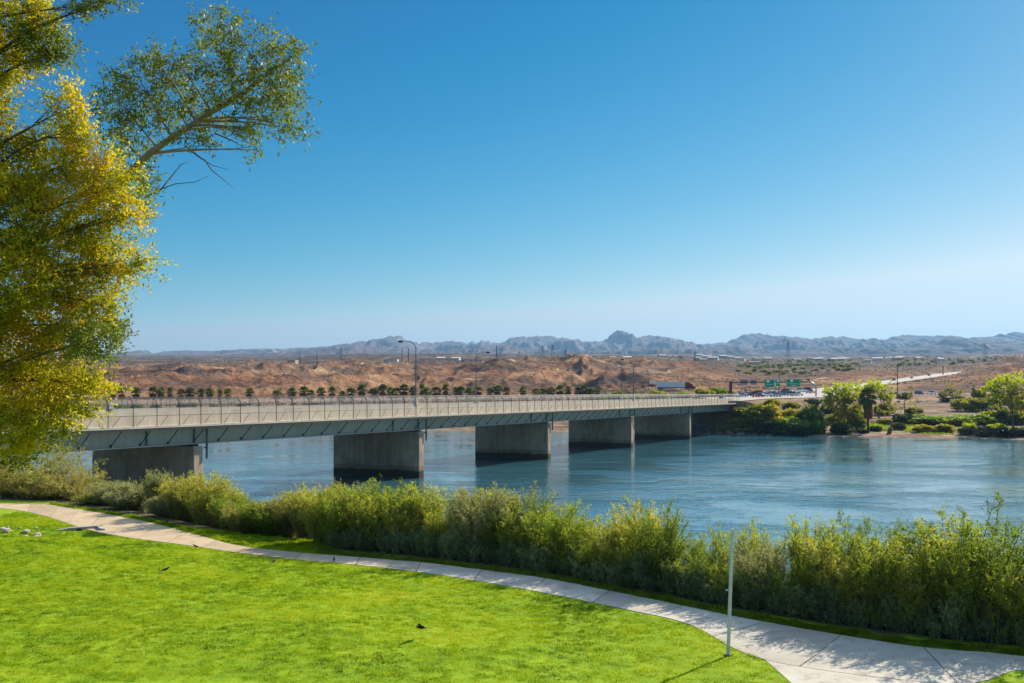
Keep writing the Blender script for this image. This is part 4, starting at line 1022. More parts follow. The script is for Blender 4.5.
# birds
def bird(loc, rotz, label, size=.30, flying=False, pitch=0):
    t = thing('bird', label, 'bird', loc, rotz, 'dark birds on the lawn'); k = size
    m = MB()
    prof = [(-.50, .30, .02), (-.30, .33, .05), (-.12, .36, .12), (.08, .42, .145), (.25, .50, .11), (.34, .58, .075), (.42, .63, .085), (.50, .63, .06), (.54, .625, .02)]
    if flying: prof = [(a, .4 + .12 * (z - .42), r) for a, z, r in prof]
    m.tube([(a * k, 0, z * k) for a, z, r in prof], [r * k for a, z, r in prof], 10)
    m.build('body', M['feather'], t, True)
    m = MB(); m.tube([(.53 * k, 0, (.62 if not flying else .42) * k), (.66 * k, 0, (.60 if not flying else .41) * k)], [.022 * k, .003 * k], 6); m.build('beak', M['beak'], t)
    m = MB(); tz = .30 if not flying else .385
    m.add([(-.40 * k, -.05 * k, tz * k), (-.40 * k, .05 * k, tz * k), (-.95 * k, .11 * k, (tz + .02) * k), (-.95 * k, -.11 * k, (tz + .02) * k), (-.40 * k, -.05 * k, (tz + .03) * k), (-.40 * k, .05 * k, (tz + .03) * k), (-.95 * k, .11 * k, (tz + .035) * k), (-.95 * k, -.11 * k, (tz + .035) * k)],
          [(0, 1, 2, 3), (7, 6, 5, 4), (0, 4, 5, 1), (1, 5, 6, 2), (2, 6, 7, 3), (3, 7, 4, 0)]); m.build('tail', M['feather'], t)
    for s_ in (-1, 1):
        m = MB()
        if flying:
            up = .55 if s_ > 0 else -.35
            P3 = [(.18, .08), (.30, .42), (.12, .85), (-.10, .95), (-.12, .55), (-.28, .10)]
            vs = [(a * k, s_ * b_ * k * .8, (.43 + up * b_ * .9) * k) for a, b_ in P3] + [(a * k, s_ * b_ * k * .8, (.46 + up * b_ * .9) * k) for a, b_ in P3]
        else:
            P3 = [(.20, .46), (.05, .52), (-.25, .42), (-.55, .31), (-.20, .33), (.10, .36)]
            vs = [(a * k, s_ * .115 * k, z * k) for a, z in P3] + [(a * k, s_ * .15 * k, z * k) for a, z in P3]
        n_ = 6; m.add(vs, [tuple(range(n_)), tuple(range(n_, 2 * n_))[::-1]] + [(i, (i + 1) % n_, n_ + (i + 1) % n_, n_ + i) for i in range(n_)]); m.build('wing', M['feather'], t)
        if not flying:
            m = MB(); m.tube([(.02 * k, s_ * .06 * k, .33 * k), (-.02 * k, s_ * .06 * k, .15 * k), (.03 * k, s_ * .06 * k, -.06)], .013 * k, 5); m.tube([(.03 * k, s_ * .06 * k, .02 * k), (.12 * k, s_ * .06 * k, .01 * k)], .011 * k, 4); m.build('leg', M['beak'], t)
    return t
for px, py, rz, lab, sz in ((196, 549, 2.9, 'dark bird on the lawn close to the path bend', .34), (165, 577, .3, 'dark bird standing in the left middle of the lawn', .36), (274, 564, 1.1, 'dark bird standing upright on the lawn near the path', .34), (334, 562, 1.7, 'dark bird at the path edge beside the hedge end', .34)):
    g_ = gp(px, py, PATH_H); bird((g_.x, g_.y, nz(g_.x, g_.y)), rz, lab, sz)
g_ = gp(414, 648, PATH_H)
bird((g_.x + .22, g_.y + .25, nz(g_.x, g_.y) + .22), math.pi - .25, 'dark bird flying low over the middle of the lawn with raised wing', .36, True)

# ------------------------------------------------------------------ far bank: rocks, plants, palms
rr = random.Random(8); m = MB()
for i in range(620):
    px = rr.uniform(676, 772); Yb = float(shore_Y(px)) + rr.uniform(-3, 26) * (1 if px < 752 else .35); Xb = (px - 512) / F * Yb; zb_ = fz(Xb, Yb)
    if zb_ > 8.5: continue
    m.rock((Xb, Yb, max(zb_, -.2) + .1), rr.uniform(.35, 1.25), rr, .7)
tag(m.build('riprap', M['riprap']), 'dark broken rocks covering the slope under the far bridge end', 'rocks', kind='stuff')

B = bush
B(747, 421, 30, 21, 'olive', 'olive bush against the far bridge end, above the rocks')
B(762, 420, 30, 20, 'olive', 'olive bush between the bridge end bush and the yellow bushes')
B(738, 428, 22, 12, 'olive', 'low olive bush on the rocks under the bridge end bush')
B(756, 428, 34, 28, 'olive', 'large rounded olive bush on the bank right of the far bridge end')
B(776, 430, 34, 29, 'yellow', 'yellow bush on the far bank left of the sign gantry post')
B(789, 426, 34, 22, 'yellow', 'broad yellow olive bush among green ones on the far bank')
B(766, 434, 30, 18, 'dark', 'dark green bush overhanging the water below the yellow bush')
B(790, 434, 36, 22, 'green', 'green bush beside the water under the highway signs')
B(810, 432, 30, 32, 'green', 'tall bright green bush left of the bare dirt slope')
B(818, 434, 18, 18, 'green', 'small green bush at the foot of the bare dirt slope')
B(800, 435, 26, 15, 'dark', 'dark low bush at the waterline between green bushes')
B(724, 432, 16, 8, 'green', 'low green bush among the rocks nearest the bridge')
B(738, 434, 14, 6, 'olive', 'small olive bush low among the rocks')
B(752, 433, 18, 7, 'green', 'small green bush among rocks below the rounded olive bush')
B(842, 434, 24, 15, 'dark', 'dark green round bush left of the tall palm')
B(830, 414, 22, 14, 'grey', 'grey bush above the bare dirt slope')
B(857, 430, 20, 24, 'green', 'green undergrowth between the lime tree and tall palm')
B(885, 424, 18, 7, 'olive', 'low olive bush right of the tall palm trunk')
B(899, 430, 14, 10, 'grey', 'grey green bush beside the brown stump')
B(903, 424, 26, 12, 'dark', 'dark green bush under the sparse tree')
B(926, 424, 46, 11, 'green', 'wide lush green thicket behind the yellow shrubs')
B(955, 425, 46, 13, 'green', 'wide lush green thicket right of centre of the far lawn bank')
B(978, 424, 34, 12, 'green', 'green thicket left of the big lime tree')
B(924, 432, 26, 9, 'yellow', 'low yellow shrub on the shore, left one of two')
B(944, 432, 24, 9, 'yellow', 'low yellow shrub on the shore, right one of two')
B(969, 432, 16, 11, 'lime', 'bright lime bush on the shore between yellow and grey shrubs')
B(998, 432, 20, 11, 'lime', 'bright lime bush on the shore under the big lime tree')
B(966, 435, 18, 10, 'grey', 'grey bush overhanging the far shoreline below the lime bush')
B(985, 436, 24, 12, 'grey', 'wide grey bush on the far shoreline')
B(1004, 437, 22, 13, 'dark', 'dark bush on the shoreline left of the right edge')
B(1022, 436, 22, 12, 'grey', 'grey bush on the shoreline cut by the right edge')
B(965, 411, 24, 16, 'olive', 'rounded olive bush in the sandy lot, left of its twin')
B(986, 411, 26, 17, 'olive', 'rounded olive bush in the sandy lot, right of its twin')
B(998, 420, 22, 18, 'grey', 'grey olive bush behind the big lime tree trunk')
B(950, 402, 24, 6, 'dark', 'low dark green hedge right of the parked pickup')
B(979, 399, 14, 12, 'olive', 'dark olive bush behind the rounded pair')
B(1020, 412, 24, 20, 'olive', 'olive bush at the right edge behind the lime tree')
B(943, 397, 9, 6, 'grey', 'small grey bush right of the white pickup')
for i, (px, wp_, hp) in enumerate(((600, 18, 6), (617, 24, 9), (637, 16, 5), (656, 24, 9), (684, 16, 6), (703, 22, 10), (716, 20, 11), (728, 14, 8))):
    B(px, 396.5, wp_, hp, 'olive' if i % 2 else 'green', ['green bush above the bridge fence at the right end of the palms', 'broad green bush under the thin street lamp', 'low green bush above the fence left of the white sign frame', 'broad bush above the fence in front of the lorry trailer', 'small green bush in front of the lorry cab', 'tall green bush above the fence right of the lorry', 'tallest bush above the fence, between lorry and sign gantry', 'small bush beside the brown gantry post'][i], Y=445 + 6 * i, group='bushes behind the bridge')
for i, (px, py, wp_, hp, kd_, lab) in enumerate((
    (836, 426, 20, 16, 'olive', 'olive bush between the dark round bush and the dirt slope'), (851, 420, 22, 18, 'olive', 'olive undergrowth behind the lime tree left of the palm'), (876, 431, 14, 6, 'dark', 'dark low clump at the foot of the tall palm'), (862, 433, 12, 5, 'dark', 'small dark clump left of the tall palm foot'),
    (884, 415, 22, 14, 'olive', 'olive bush behind the tall palm trunk'), (914, 414, 16, 8, 'olive', 'olive bush at the near edge of the sandy lot'), (1010, 424, 30, 18, 'green', 'green undergrowth below the big lime tree'), (990, 423, 22, 15, 'olive', 'olive undergrowth left of the big lime trunk'), (1022, 425, 20, 14, 'yellow', 'yellow bush under the big lime tree at the right edge'),
    (975, 406, 20, 11, 'grey', 'grey bush between the rounded olive bushes and the road'), (1000, 405, 24, 15, 'olive', 'olive bush behind the big lime crown'), (958, 404, 14, 10, 'grey', 'grey bush right of the low dark hedge'), (905, 398, 16, 7, 'grey', 'dry bush beside the foot of the tall brown pole'), (885, 400, 18, 8, 'olive', 'olive bush behind the lime trees by the side road'),
    (846, 402, 20, 9, 'olive', 'olive bush above the dirt slope by the side road'), (826, 405, 16, 10, 'green', 'green bush above the dirt slope near the curved post'), (812, 404, 16, 8, 'grey', 'grey bush at the foot of the curved gantry post'), (790, 409, 20, 9, 'olive', 'olive bush at the road edge under the signs'), (770, 408, 22, 10, 'yellow', 'yellow olive bush at the road edge left of the signs'), (757, 410, 22, 12, 'olive', 'olive bush at the road edge above the bridge end'))):
    B(px, py, wp_, hp, kd_, lab)
# grass of the little park on the far bank
rg_ = np.random.default_rng(91); n_ = 16000; pxg_ = np.r_[rg_.uniform(852, 915, n_ // 2), rg_.uniform(905, 1030, n_ // 2)]; Yg_ = np.r_[rg_.uniform(368, 405, n_ // 2), rg_.uniform(352, 378, n_ // 2)]; Xg_ = (pxg_ - 512) / F * Yg_
kp = fbm(Xg_ / 9, Yg_ / 9, 3, 17) > .47; Xg_ = Xg_[kp]; Yg_ = Yg_[kp]; c_ = np.stack([Xg_, Yg_, far_z(Xg_, Yg_)], 1)
v, f = leaves(c_, rg_.normal(size=c_.shape) * .5 + np.array([0, 0, 1]), rg_.uniform(.35, .8, len(c_)), .35, rg_)
tag(np_mesh('far_bank_grass', v, f, M['grass']), 'patches of green grass on the far bank', 'grass', kind='stuff')
# low shrubs seen through the fence under the palms
rr = random.Random(19)
for i in range(26):
    px = 120 + i * 19 + rr.uniform(-6, 6)
    B(px, 404, rr.uniform(10, 20), rr.uniform(1, 5), rr.choice(['grey', 'olive', 'green']), 'low shrub on the far bank seen through the bridge fence under the palm row', Y=rr.uniform(455, 475), group='low shrubs seen through the bridge fence')

def palm(loc, h, cr, label, group, trunk_r=.28, skirt=.8, seed=0, nf=46, cat='palm tree', row=False):
    """fan palm: tapered trunk, hanging dead fronds, round head of fan leaves"""
    rn = np.random.default_rng(seed); t = thing('fan_palm', label, cat, loc, 0, group)
    m = MB(); m.tube([(0, 0, -.4), (.03, 0, h * .3), (.05, .02, h * .7), (0, 0, h)], [trunk_r * 1.35, trunk_r, trunk_r * .9, trunk_r * .8], 8); m.build('trunk', M['bark'], t, True)
    def fans(n, el0, el1, L, m_, name, zoff):
        V = []; Fc = []
        for i in range(n):
            az = rn.random() * 6.283; el = math.radians(el0 + (el1 - el0) * rn.random()); d = np.array([math.cos(az) * math.cos(el), math.sin(az) * math.cos(el), math.sin(el)])
            side = np.array([-math.sin(az), math.cos(az), 0]); up = np.cross(d, side); c0_ = np.array([0, 0, h + zoff * rn.random()]); st_ = c0_ + d * L * .45
            for j in range(9):
                a = (j - 4) / 4 * 1.15; dd_ = d * math.cos(a) + side * math.sin(a) + np.array([0, 0, -.25 - .15 * abs(a)]); l_ = L * .62 * (1 - .12 * abs(a)); wq = L * .085
                b0 = len(V); V += [st_, st_ + dd_ * l_ * .5 + side * wq, st_ + dd_ * l_, st_ + dd_ * l_ * .5 - side * wq]; Fc.append((b0, b0 + 1, b0 + 2, b0 + 3))
            b0 = len(V); V += [c0_ - side * .03, c0_ + side * .03, st_ + side * .02, st_ - side * .02]; Fc.append((b0, b0 + 1, b0 + 2, b0 + 3))
        np_mesh(name, np.array(V), np.array(Fc), m_, t)
    fans(nf, -5 if row else -40, 85, cr, M['palm_green'], 'crown', .3)
    fans(int(nf * .9), -80 if row else -88, -18 if row else -52, cr * (.85 if row else .75), M['palm_dead'], 'dead_fronds', -skirt)
    return t
rr = random.Random(3); pp = []
row = [(113, 386), (122, 388), (136, 387.5), (153, 387), (161, 388), (170, 387.5), (181, 389), (190, 388), (201, 388.5), (210, 388.5), (220, 389), (228, 388.5), (250, 388), (277, 390), (292, 388), (304, 386.5), (311, 390), (321, 387.5), (332, 387), (342, 391), (351, 388), (362, 385), (374, 388.5), (383, 385), (391, 387.5), (396, 388), (404, 385), (413, 387), (422, 384.5), (427, 388), (436, 387), (446, 384.5), (456, 387), (461, 386.5), (470, 387.5), (478, 386.5), (490, 388), (498, 385.5), (506, 387), (523, 386.5), (536, 388), (543, 388), (551, 386.5), (560, 385), (568, 386), (577, 387), (583, 385), (590, 387), (597, 388)]
for i, (px, top) in enumerate(row):
    Y = 480 + rr.uniform(-8, 8); X = (px - 512) / F * Y; z = fz(X, Y); zt = EYE - (top - HZ) / F * Y
    hh = zt - z - 1.6
    lab = 'short fan palm with brown skirt in the row behind the bridge fence'
    if i < 5:
        pp.append((palm((X, Y, z), hh - .6, 2.9, lab, 'row of palms behind the bridge', .3, .9, 300 + i, 60, row=True), hh))
    else:
        p_, h_ = pp[i % 5]; s = hh / h_; w_ = rr.uniform(.7, 1.25)
        dup(p_, (X, Y, z), rr.uniform(0, 6.28), (w_, w_, s), lab)
g_ = far_at(868, 433); palm(tuple(g_), (433 - 397) * g_.y / F, 4.3, 'tall fan palm with a shaggy dark skirt on the far shore', None, .42, 5.0, 411, 90)
g_ = far_at(974, 399); palm(tuple(g_), (399 - 388) * g_.y / F, 2.2, 'small distant palm above the rounded olive bushes', None, .25, 1.0, 412, 30)

def far_tree(name, label, base_px, base_py, trunk_px, blobs, mleaf, seed, ll=.55, lw=.34, dens=30, tr=.45, per=10, Y=None, mbark='bark', shell=.5, mats2=None):
    g_ = far_at(base_px, base_py); Yt = g_.y; tp = [g_ - Vector((0, 0, .4))] + [P(a, b_, Yt) for a, b_ in trunk_px]
    rn = random.Random(seed); bl = []
    for q in blobs:
        px, py, rx, ry = q[:4]; Yb = Yt + rn.uniform(-.5, .5) * 12 * rx / 20
        s = Yb / F; bl.append((P(px, py, Yb), (rx * s, rx * s, ry * s), max(4, int(dens * rx * ry / 100)), q[4] if len(q) > 4 else 0))
    return blob_tree(name, label, 'tree', g_, tp, bl, mleaf, M[mbark], ll * 1.25, lw * 1.4, per * 2, seed, tr, .95, shell=shell, mats2=mats2)
far_tree('cottonwood_tree', 'lime topped tree on the far bank left of the tall palm', 848, 431, [(848, 420), (846, 408), (845, 396)],
         [(832, 391, 8, 5), (842, 388, 9, 5), (852, 390, 9, 6), (845, 397, 12, 6, 1), (838, 404, 11, 7, 1), (852, 404, 10, 8, 1), (856, 414, 9, 7, 1), (845, 415, 9, 6, 1), (829, 400, 6, 5, 1)], M['b_lime'], 71, dens=55, mats2=M['b_olive'])
far_tree('cottonwood_tree', 'lime crowned tree behind the tall palm on the far bank', 879, 420, [(879, 413), (882, 404), (878, 394)],
         [(866, 385, 9, 4), (874, 384, 9, 5), (884, 387, 8, 5), (888, 393, 6, 6), (872, 392, 9, 6), (886, 402, 5, 5, 1), (861, 390, 6, 5), (882, 410, 4, 4, 1)], M['b_lime'], 72, dens=45, mats2=M['b_olive'])
far_tree('sparse_tree', 'sparse half bare tree in front of the sandy lot', 905, 420, [(905, 412), (904, 405), (906, 396)],
         [(898, 406, 6, 5), (912, 405, 7, 5), (906, 396, 6, 4), (918, 410, 5, 4), (893, 410, 5, 4), (909, 391, 4, 4)], M['b_olive'], 73, dens=14, per=7)
far_tree('cottonwood_tree', 'big tree with lime yellow crown at the right edge of the far bank', 1013, 431, [(1013, 420), (1012, 405), (1012, 390)],
         [(1000, 383, 12, 6), (1015, 379, 14, 5), (1030, 380, 12, 6), (992, 391, 9, 7), (1006, 391, 12, 8, 1), (1020, 392, 12, 9, 1), (1032, 395, 10, 9), (1000, 402, 9, 7, 1), (1016, 404, 10, 7, 1), (1030, 408, 8, 8, 1), (994, 386, 8, 6)], M['b_lime'], 74, dens=38, mats2=M['b_olive'])
far_tree('small_tree', 'small olive tree beside the side road above the sandy lot', 952, 402, [(952, 397), (952, 390)],
         [(950, 388, 6, 4), (955, 391, 6, 5), (947, 393, 5, 4), (952, 395, 6, 4)], M['b_olive'], 75, dens=60)
# brown stump on the shore
g_ = far_at(889, 434)
m = MB(); m.tube([(0, 0, -.3), (.2, 0, .8), (.5, .1, 1.8), (.9, 0, 2.5)], [.9, .75, .8, .35], 9); m.tube([(.2, 0, .9), (-.6, .2, 1.4)], [.4, .15], 6)
o = m.build('tree_stump', M['bark'], None, True); o.location = g_; tag(o, 'brown tree stump on the far shore right of the tall palm', 'stump')
# low dark driftwood bank
# ------------------------------------------------------------------ gantries and signs
def gantry():
    Y = 480.0; s = Y / F
    pr = P(816, 401, Y); pl = P(729, 393, Y); zt = EYE - (381.8 - HZ) / F * Y
    base = Vector((pr.x, Y, fz(pr.x, Y)))
    t = thing('sign_gantry', 'overhead highway sign gantry with curved right post and green signs', 'sign gantry', base)
    W_ = (816 - 732) * s; h = zt - base.z
    m = MB(); m.tube([(0, 0, -.3), (0, 0, h - 3.2), (-.5, 0, h - 1.4), (-1.9, 0, h - .35), (-4.2, 0, h)], [.38, .36, .34, .32, .30], 10); m.build('curved_post', M['galv'], t, True)
    m = MB(); m.tube([(-4.2, 0, h), (-W_, 0, h - .2)], .30, 8); m.build('beam', M['dark_steel'], t)
    m = MB(); zl = fz(pl.x, Y) - base.z; m.box((-W_ - 1.3, -.4, zl - .3), (-W_, .4, h + .3)); m.build('end_post', M['rust'], t)
    def panel(px0, px1, py0, py1, shield, lines):
        x0 = P(px0, 0, Y).x - base.x; x1 = P(px1, 0, Y).x - base.x; z0 = P(0, py1, Y).z - base.z; z1 = P(0, py0, Y).z - base.z
        m = MB(); m.box((x0, -.55, z0), (x1, -.43, z1)); pn = m.build('sign_panel', M['sign_green'], t)
        m = MB(); e = .12
        for a, b_, c_, d_ in ((x0 + e, x1 - e, z0 + e, z0 + 2 * e), (x0 + e, x1 - e, z1 - 2 * e, z1 - e), (x0 + e, x0 + 2 * e, z0 + 2 * e, z1 - 2 * e), (x1 - 2 * e, x1 - e, z0 + 2 * e, z1 - 2 * e)): m.box((a, -.57, c_), (b_, -.553, d_))
        m.build('border', M['white'], pn)
        if shield:
            cx = x0 + (x1 - x0) * shield; cz = z1 - (z1 - z0) * .27; r = (z1 - z0) * .17
            m = MB(); m.prism([(cx - r, cz + r), (cx - r, cz - r * .2), (cx, cz - r), (cx + r, cz - r * .2), (cx + r, cz + r)], -.58, -.555); m.build('shield', M['white'], pn)
        m = MB()
        for i, (f0, f1) in enumerate(lines):
            zz = z1 - (z1 - z0) * (.62 + .2 * i); x = x0 + (x1 - x0) * f0
            while x < x0 + (x1 - x0) * f1:
                m.box((x, -.57, zz - .14), (x + .26, -.553, zz + .14)); x += .42
        m.build('legend', M['white'], pn)
    panel(764.2, 774.3, 379.2, 387.6, .35, [(.2, .8)])
    panel(775.2, 780.4, 378.9, 386.4, .5, [(.15, .85)])
    panel(786, 800, 378.8, 387, .38, [(.15, .85), (.35, .7)])
    # signs for the other direction, seen from behind
    for px0, px1 in ((740.5, 748), (750.5, 757)):
        x0 = P(px0, 0, Y).x - base.x; x1 = P(px1, 0, Y).x - base.x; z0 = P(0, 386.5, Y).z - base.z; z1 = P(0, 378.5, Y).z - base.z
        m = MB(); m.box((x0, .43, z0 + .8), (x1, .5, z1 - .4)); pb = m.build('sign_back', M['grey_steel'], t)
        m = MB()
        for i in range(4):
            x = x0 + (x1 - x0) * (i + .5) / 4; m.box((x - .1, .33, z0 + .1), (x + .1, .427, z1 - .1))
        m.build('bracket', M['white'], pb)
    m = MB(); 
    lm = P(809, 380.4, Y) - base; m.box((lm.x - .5, -.3, lm.z - .3), (lm.x + .4, .3, lm.z + .25)); m.build('floodlight', M['dark_steel'], t)
gantry()
def frame2():
    Y = 520.0; pl = P(648, 391, Y); pr = P(672, 391, Y); b0 = Vector((pl.x, Y, fz(pl.x, Y))); t = thing('sign_gantry', 'white overhead sign frame on thin posts above the lorry', 'sign frame', b0)
    h = (EYE - (382.5 - HZ) / F * Y) - b0.z; w_ = (672 - 648) * Y / F
    m = MB(); m.box((1.0, -.3, h - .35), (w_, .3, h + .35)); m.build('beam', M['white'], t)
    for x in (.2, w_):
        zl = fz(b0.x + x, Y) - b0.z; m = MB(); m.tube([(x, .2, zl - .2), (x, .2, h + .2)], .16, 6); m.build('post', M['rust'], t)
    for i in range(4): m = MB(); m.box((.8 + i * .9, -.4, h - .9), (1.25 + i * .9, -.303, h + 1.2)); m.build('bracket', M['white'], t)
frame2()

# poles, pylons
def wood_pole(px, top, Y, label, arm=True):
    X = (px - 512) / F * Y; z = fz(X, Y); h = EYE - (top - HZ) / F * Y - z; t = thing('utility_pole', label, 'utility pole', (X, Y, z))
    m = MB(); m.tube([(0, 0, -.3), (0, 0, h)], [.28 * Y / 600, .2 * Y / 600], 6); m.build('pole', M['wood_pole'], t)
    if arm: m = MB(); m.box((-1.3, -.1, h - 1.0), (1.3, .1, h - .75)); m.build('cross_arm', M['wood_pole'], t)
wood_pole(779, 364, 560, 'brown utility pole rising behind the green highway signs')
wood_pole(897.5, 364, 640, 'tall brown utility pole beside the lime crowned trees')
wood_pole(402, 348, 1500, 'left of two thin poles on the desert ridge beside the tallest lamp', False)
wood_pole(408.5, 348, 1500, 'right of two thin poles on the desert ridge beside the tallest lamp', False)
wood_pole(496.5, 345.5, 1300, 'thin pole on the ridge right of the curved lamp arm')
wood_pole(570.5, 353, 1500, 'short thin pole right of the three power pylons', False)
wood_pole(695, 352, 1800, 'thin pole among the white houses on the plain', False)
wood_pole(915, 358, 1500, 'distant pole beside the highway on the right plain')
wood_pole(943, 365, 1150, 'short pole beside the far end of the highway', False)
wood_pole(317, 354, 1500, 'thin pole on the left desert ridge right of the stone ruin', False)
wood_pole(300, 354, 1400, 'thin pole on the left desert ridge beside the flat roofed building', False)
def pylon(px, top, foot, Y, wpx, label):
    X = (px - 512) / F * Y; z = fz(X, Y); h = EYE - (top - HZ) / F * Y - z; wd_ = wpx * Y / F / 2; t = thing('power_pylon', label, 'pylon', (X, Y, z), .4, 'power pylons on the desert')
    r = .16 * Y / 1500; m = MB()
    lev = [0, .22, .42, .6, .76, .9, 1.0]; ww = [wd_ * (1 - .84 * l_) for l_ in lev]
    cs = [(-1, -1), (1, -1), (1, 1), (-1, 1)]
    for a, b_ in cs: m.tube([(a * w_, b_ * w_, h * l_) for l_, w_ in zip(lev, ww)], r, 4)
    for i in range(len(lev) - 1):
        for j in range(4):
            a = cs[j]; b_ = cs[(j + 1) % 4]
            m.tube([(a[0] * ww[i], a[1] * ww[i], h * lev[i]), (b_[0] * ww[i + 1], b_[1] * ww[i + 1], h * lev[i + 1])], r * .6, 3); m.tube([(b_[0] * ww[i], b_[1] * ww[i], h * lev[i]), (a[0] * ww[i + 1], a[1] * ww[i + 1], h * lev[i + 1])], r * .6, 3)
    m.build('lattice', M['grey_steel'], t)
    m = MB()
    for l_ in (.74, .86, .96): m.tube([(-wd_ * 1.3, 0, h * l_), (0, 0, h * l_ + h * .02), (wd_ * 1.3, 0, h * l_)], [r * .6, r, r * .6], 4)
    m.build('cross_arms', M['grey_steel'], t)
pylon(542.5, 345.5, 359, 1500, 4.2, 'left of three power pylons on the ridge'); pylon(552.5, 345, 359, 1550, 4.2, 'middle of three power pylons on the ridge'); pylon(565.5, 349.5, 359, 1900, 3.2, 'right and smallest of three power pylons on the ridge')
pylon(788, 341.5, 358, 2300, 5.0, 'large power pylon above the green signs'); pylon(985, 343, 353, 3200, 3.4, 'power pylon on the far plain near the right edge'); pylon(341, 348, 360, 1700, 3.0, 'power pylon on the left ridge left of the tallest lamp')

# ------------------------------------------------------------------ vehicles
def car_paint(name, col): 
    return mat_plain(name, col, .3, .04, 1, .1, .5)
PA = {k_: car_paint(k_ + '_car_paint', c_) for k_, c_ in dict(white=(.85, .85, .84), black=(.015, .015, .018), silver=(.42, .44, .46), red=(.42, .05, .03), blue=(.06, .12, .28), grey=(.16, .17, .18), maroon=(.16, .02, .035)).items()}
M['head'] = mat_plain('headlight_glass', (.7, .7, .68), .2, .05); M['tail'] = mat_plain('tail_light', (.4, .02, .02), .3, .05)
car_meshes = {}
def wheel(parent, x, y, r=.34, w_=.22):
    key = 'wheel%.2f' % r
    if key not in car_meshes:
        m = MB(); m.tube([(0, -w_ / 2, 0), (0, w_ / 2, 0)], r, 12); o = m.build('wheel', M['tyre'], parent); car_meshes[key] = o
        m = MB(); m.tube([(0, -w_ / 2 - .01, 0), (0, w_ / 2 + .01, 0)], r * .6, 10); ri = m.build('rim', M['galv'], o)
    else:
        src = car_meshes[key]; o = src.copy(); C.objects.link(o); o.parent = parent
        for g in src.children: d = g.copy(); C.objects.link(d); d.parent = o
    o.location = (x, y, r)
def car(loc, rot, paint, label, kind='sedan', group='cars at the junction beyond the bridge'):
    t = thing('car' if kind != 'pickup' else 'pickup_truck', label, 'car' if kind != 'pickup' else 'pickup', loc, rot, group)
    prof = {'sedan': ([(-2.25, .35), (2.25, .35), (2.3, .62), (1.95, .86), (1.05, .95), (-1.55, .97), (-2.2, .92), (-2.3, .6)], [(1.0, .955), (.35, 1.40), (-.85, 1.43), (-1.6, .975)], .88, .72),
            'suv': ([(-2.35, .42), (2.3, .42), (2.36, .75), (2.15, 1.02), (1.15, 1.10), (-2.3, 1.12), (-2.4, .7)], [(1.1, 1.105), (.5, 1.70), (-1.95, 1.74), (-2.3, 1.125)], .95, .8),
            'pickup': ([(-2.8, .5), (2.7, .5), (2.76, .85), (2.5, 1.12), (1.4, 1.2), (-2.8, 1.2)], [(1.3, 1.205), (.75, 1.82), (-.75, 1.85), (-1.0, 1.205)], .98, .8)}[kind]
    key = (kind, paint)
    m = MB(); m.prism(prof[0], -prof[2], prof[2]); bd = m.build('body', PA[paint], t, bevel=.08)
    m = MB(); g0 = prof[1]; a = prof[2] - .05; b_ = prof[3] - .1
    lo = [(g0[0][0], g0[0][1]), (g0[3][0], g0[3][1])]; up = [(g0[1][0], g0[1][1]), (g0[2][0], g0[2][1])]
    vs = [(lo[0][0], -a, lo[0][1]), (lo[0][0], a, lo[0][1]), (lo[1][0], a, lo[1][1]), (lo[1][0], -a, lo[1][1]), (up[0][0], -b_, up[0][1]), (up[0][0], b_, up[0][1]), (up[1][0], b_, up[1][1]), (up[1][0], -b_, up[1][1])]
    m.add(vs, [(0, 1, 5, 4), (1, 2, 6, 5), (2, 3, 7, 6), (3, 0, 4, 7), (0, 3, 2, 1)]); m.build('windows', M['glass'], t)
    m = MB(); m.box((up[1][0] - .03, -b_ - .03, up[0][1] + .002), (up[0][0] + .03, b_ + .03, up[0][1] + .075)); m.build('roof', PA[paint], t, bevel=.02)
    xe = max(q_[0] for q_ in prof[0]); zl = prof[0][2][1] + .04
    for s_ in (-1, 1):
        m = MB(); m.box((xe - .1, s_ * (prof[2] - .25) - .17, zl - .08), (xe + .012, s_ * (prof[2] - .25) + .17, zl + .08)); m.build('headlight', M['head'], t)
        m = MB(); m.box((-xe - .012, s_ * (prof[2] - .22) - .15, zl), (-xe + .15, s_ * (prof[2] - .22) + .15, zl + .17)); m.build('taillight', M['tail'], t)
        for x in (1.42, -1.42): wheel(t, x * (1.15 if kind == 'pickup' else 1), s_ * (prof[2] - .1), .36 if kind != 'sedan' else .33)
    return t
def on_ground(px, py): 
    return far_at(px, py, 400, 2500)
RD = math.atan2(ROADS[12, 1] - ROADS[8, 1], ROADS[12, 0] - ROADS[8, 0])
def road_pos(Y, off):
    i = int(np.argmin(np.abs(ROADS[:, 1] - Y))); a = ROADS[i]; b_ = ROADS[min(i + 1, len(ROADS) - 1)]; c_ = ROADS[max(i - 1, 0)]
    t_ = Vector((b_[0] - c_[0], b_[1] - c_[1], 0)).normalized(); n_ = Vector((-t_.y, t_.x, 0)); v = Vector(a) + n_ * off; v.z += .03
    return v, math.atan2(t_.y, t_.x)
def car_px(px, Y, *a, **kw):
    """a car on the highway at the lane that the photograph shows at this column"""
    i = int(np.argmin(np.abs(ROADS[:, 1] - Y))); best = None
    for off in np.linspace(-28, 28, 113):
        v, r = road_pos(Y, off); e = abs(512 + v.x / v.y * F - px)
        if best is None or e < best[0]: best = (e, v, r)
    flip = kw.pop('flip', 0); tu = kw.pop('turn', -.62 if Y < 700 else 0); t = car(best[1], best[2] + flip + tu, *a, **kw); t.scale = (1.3, 1.3, 1.3); return t
car_px(741, 470, 'silver', 'silver sedan leftmost of the queue beside the brown gantry post', flip=math.pi)
car_px(752.5, 492, 'black', 'black suv on the highway below the sign backs', 'suv', flip=math.pi)
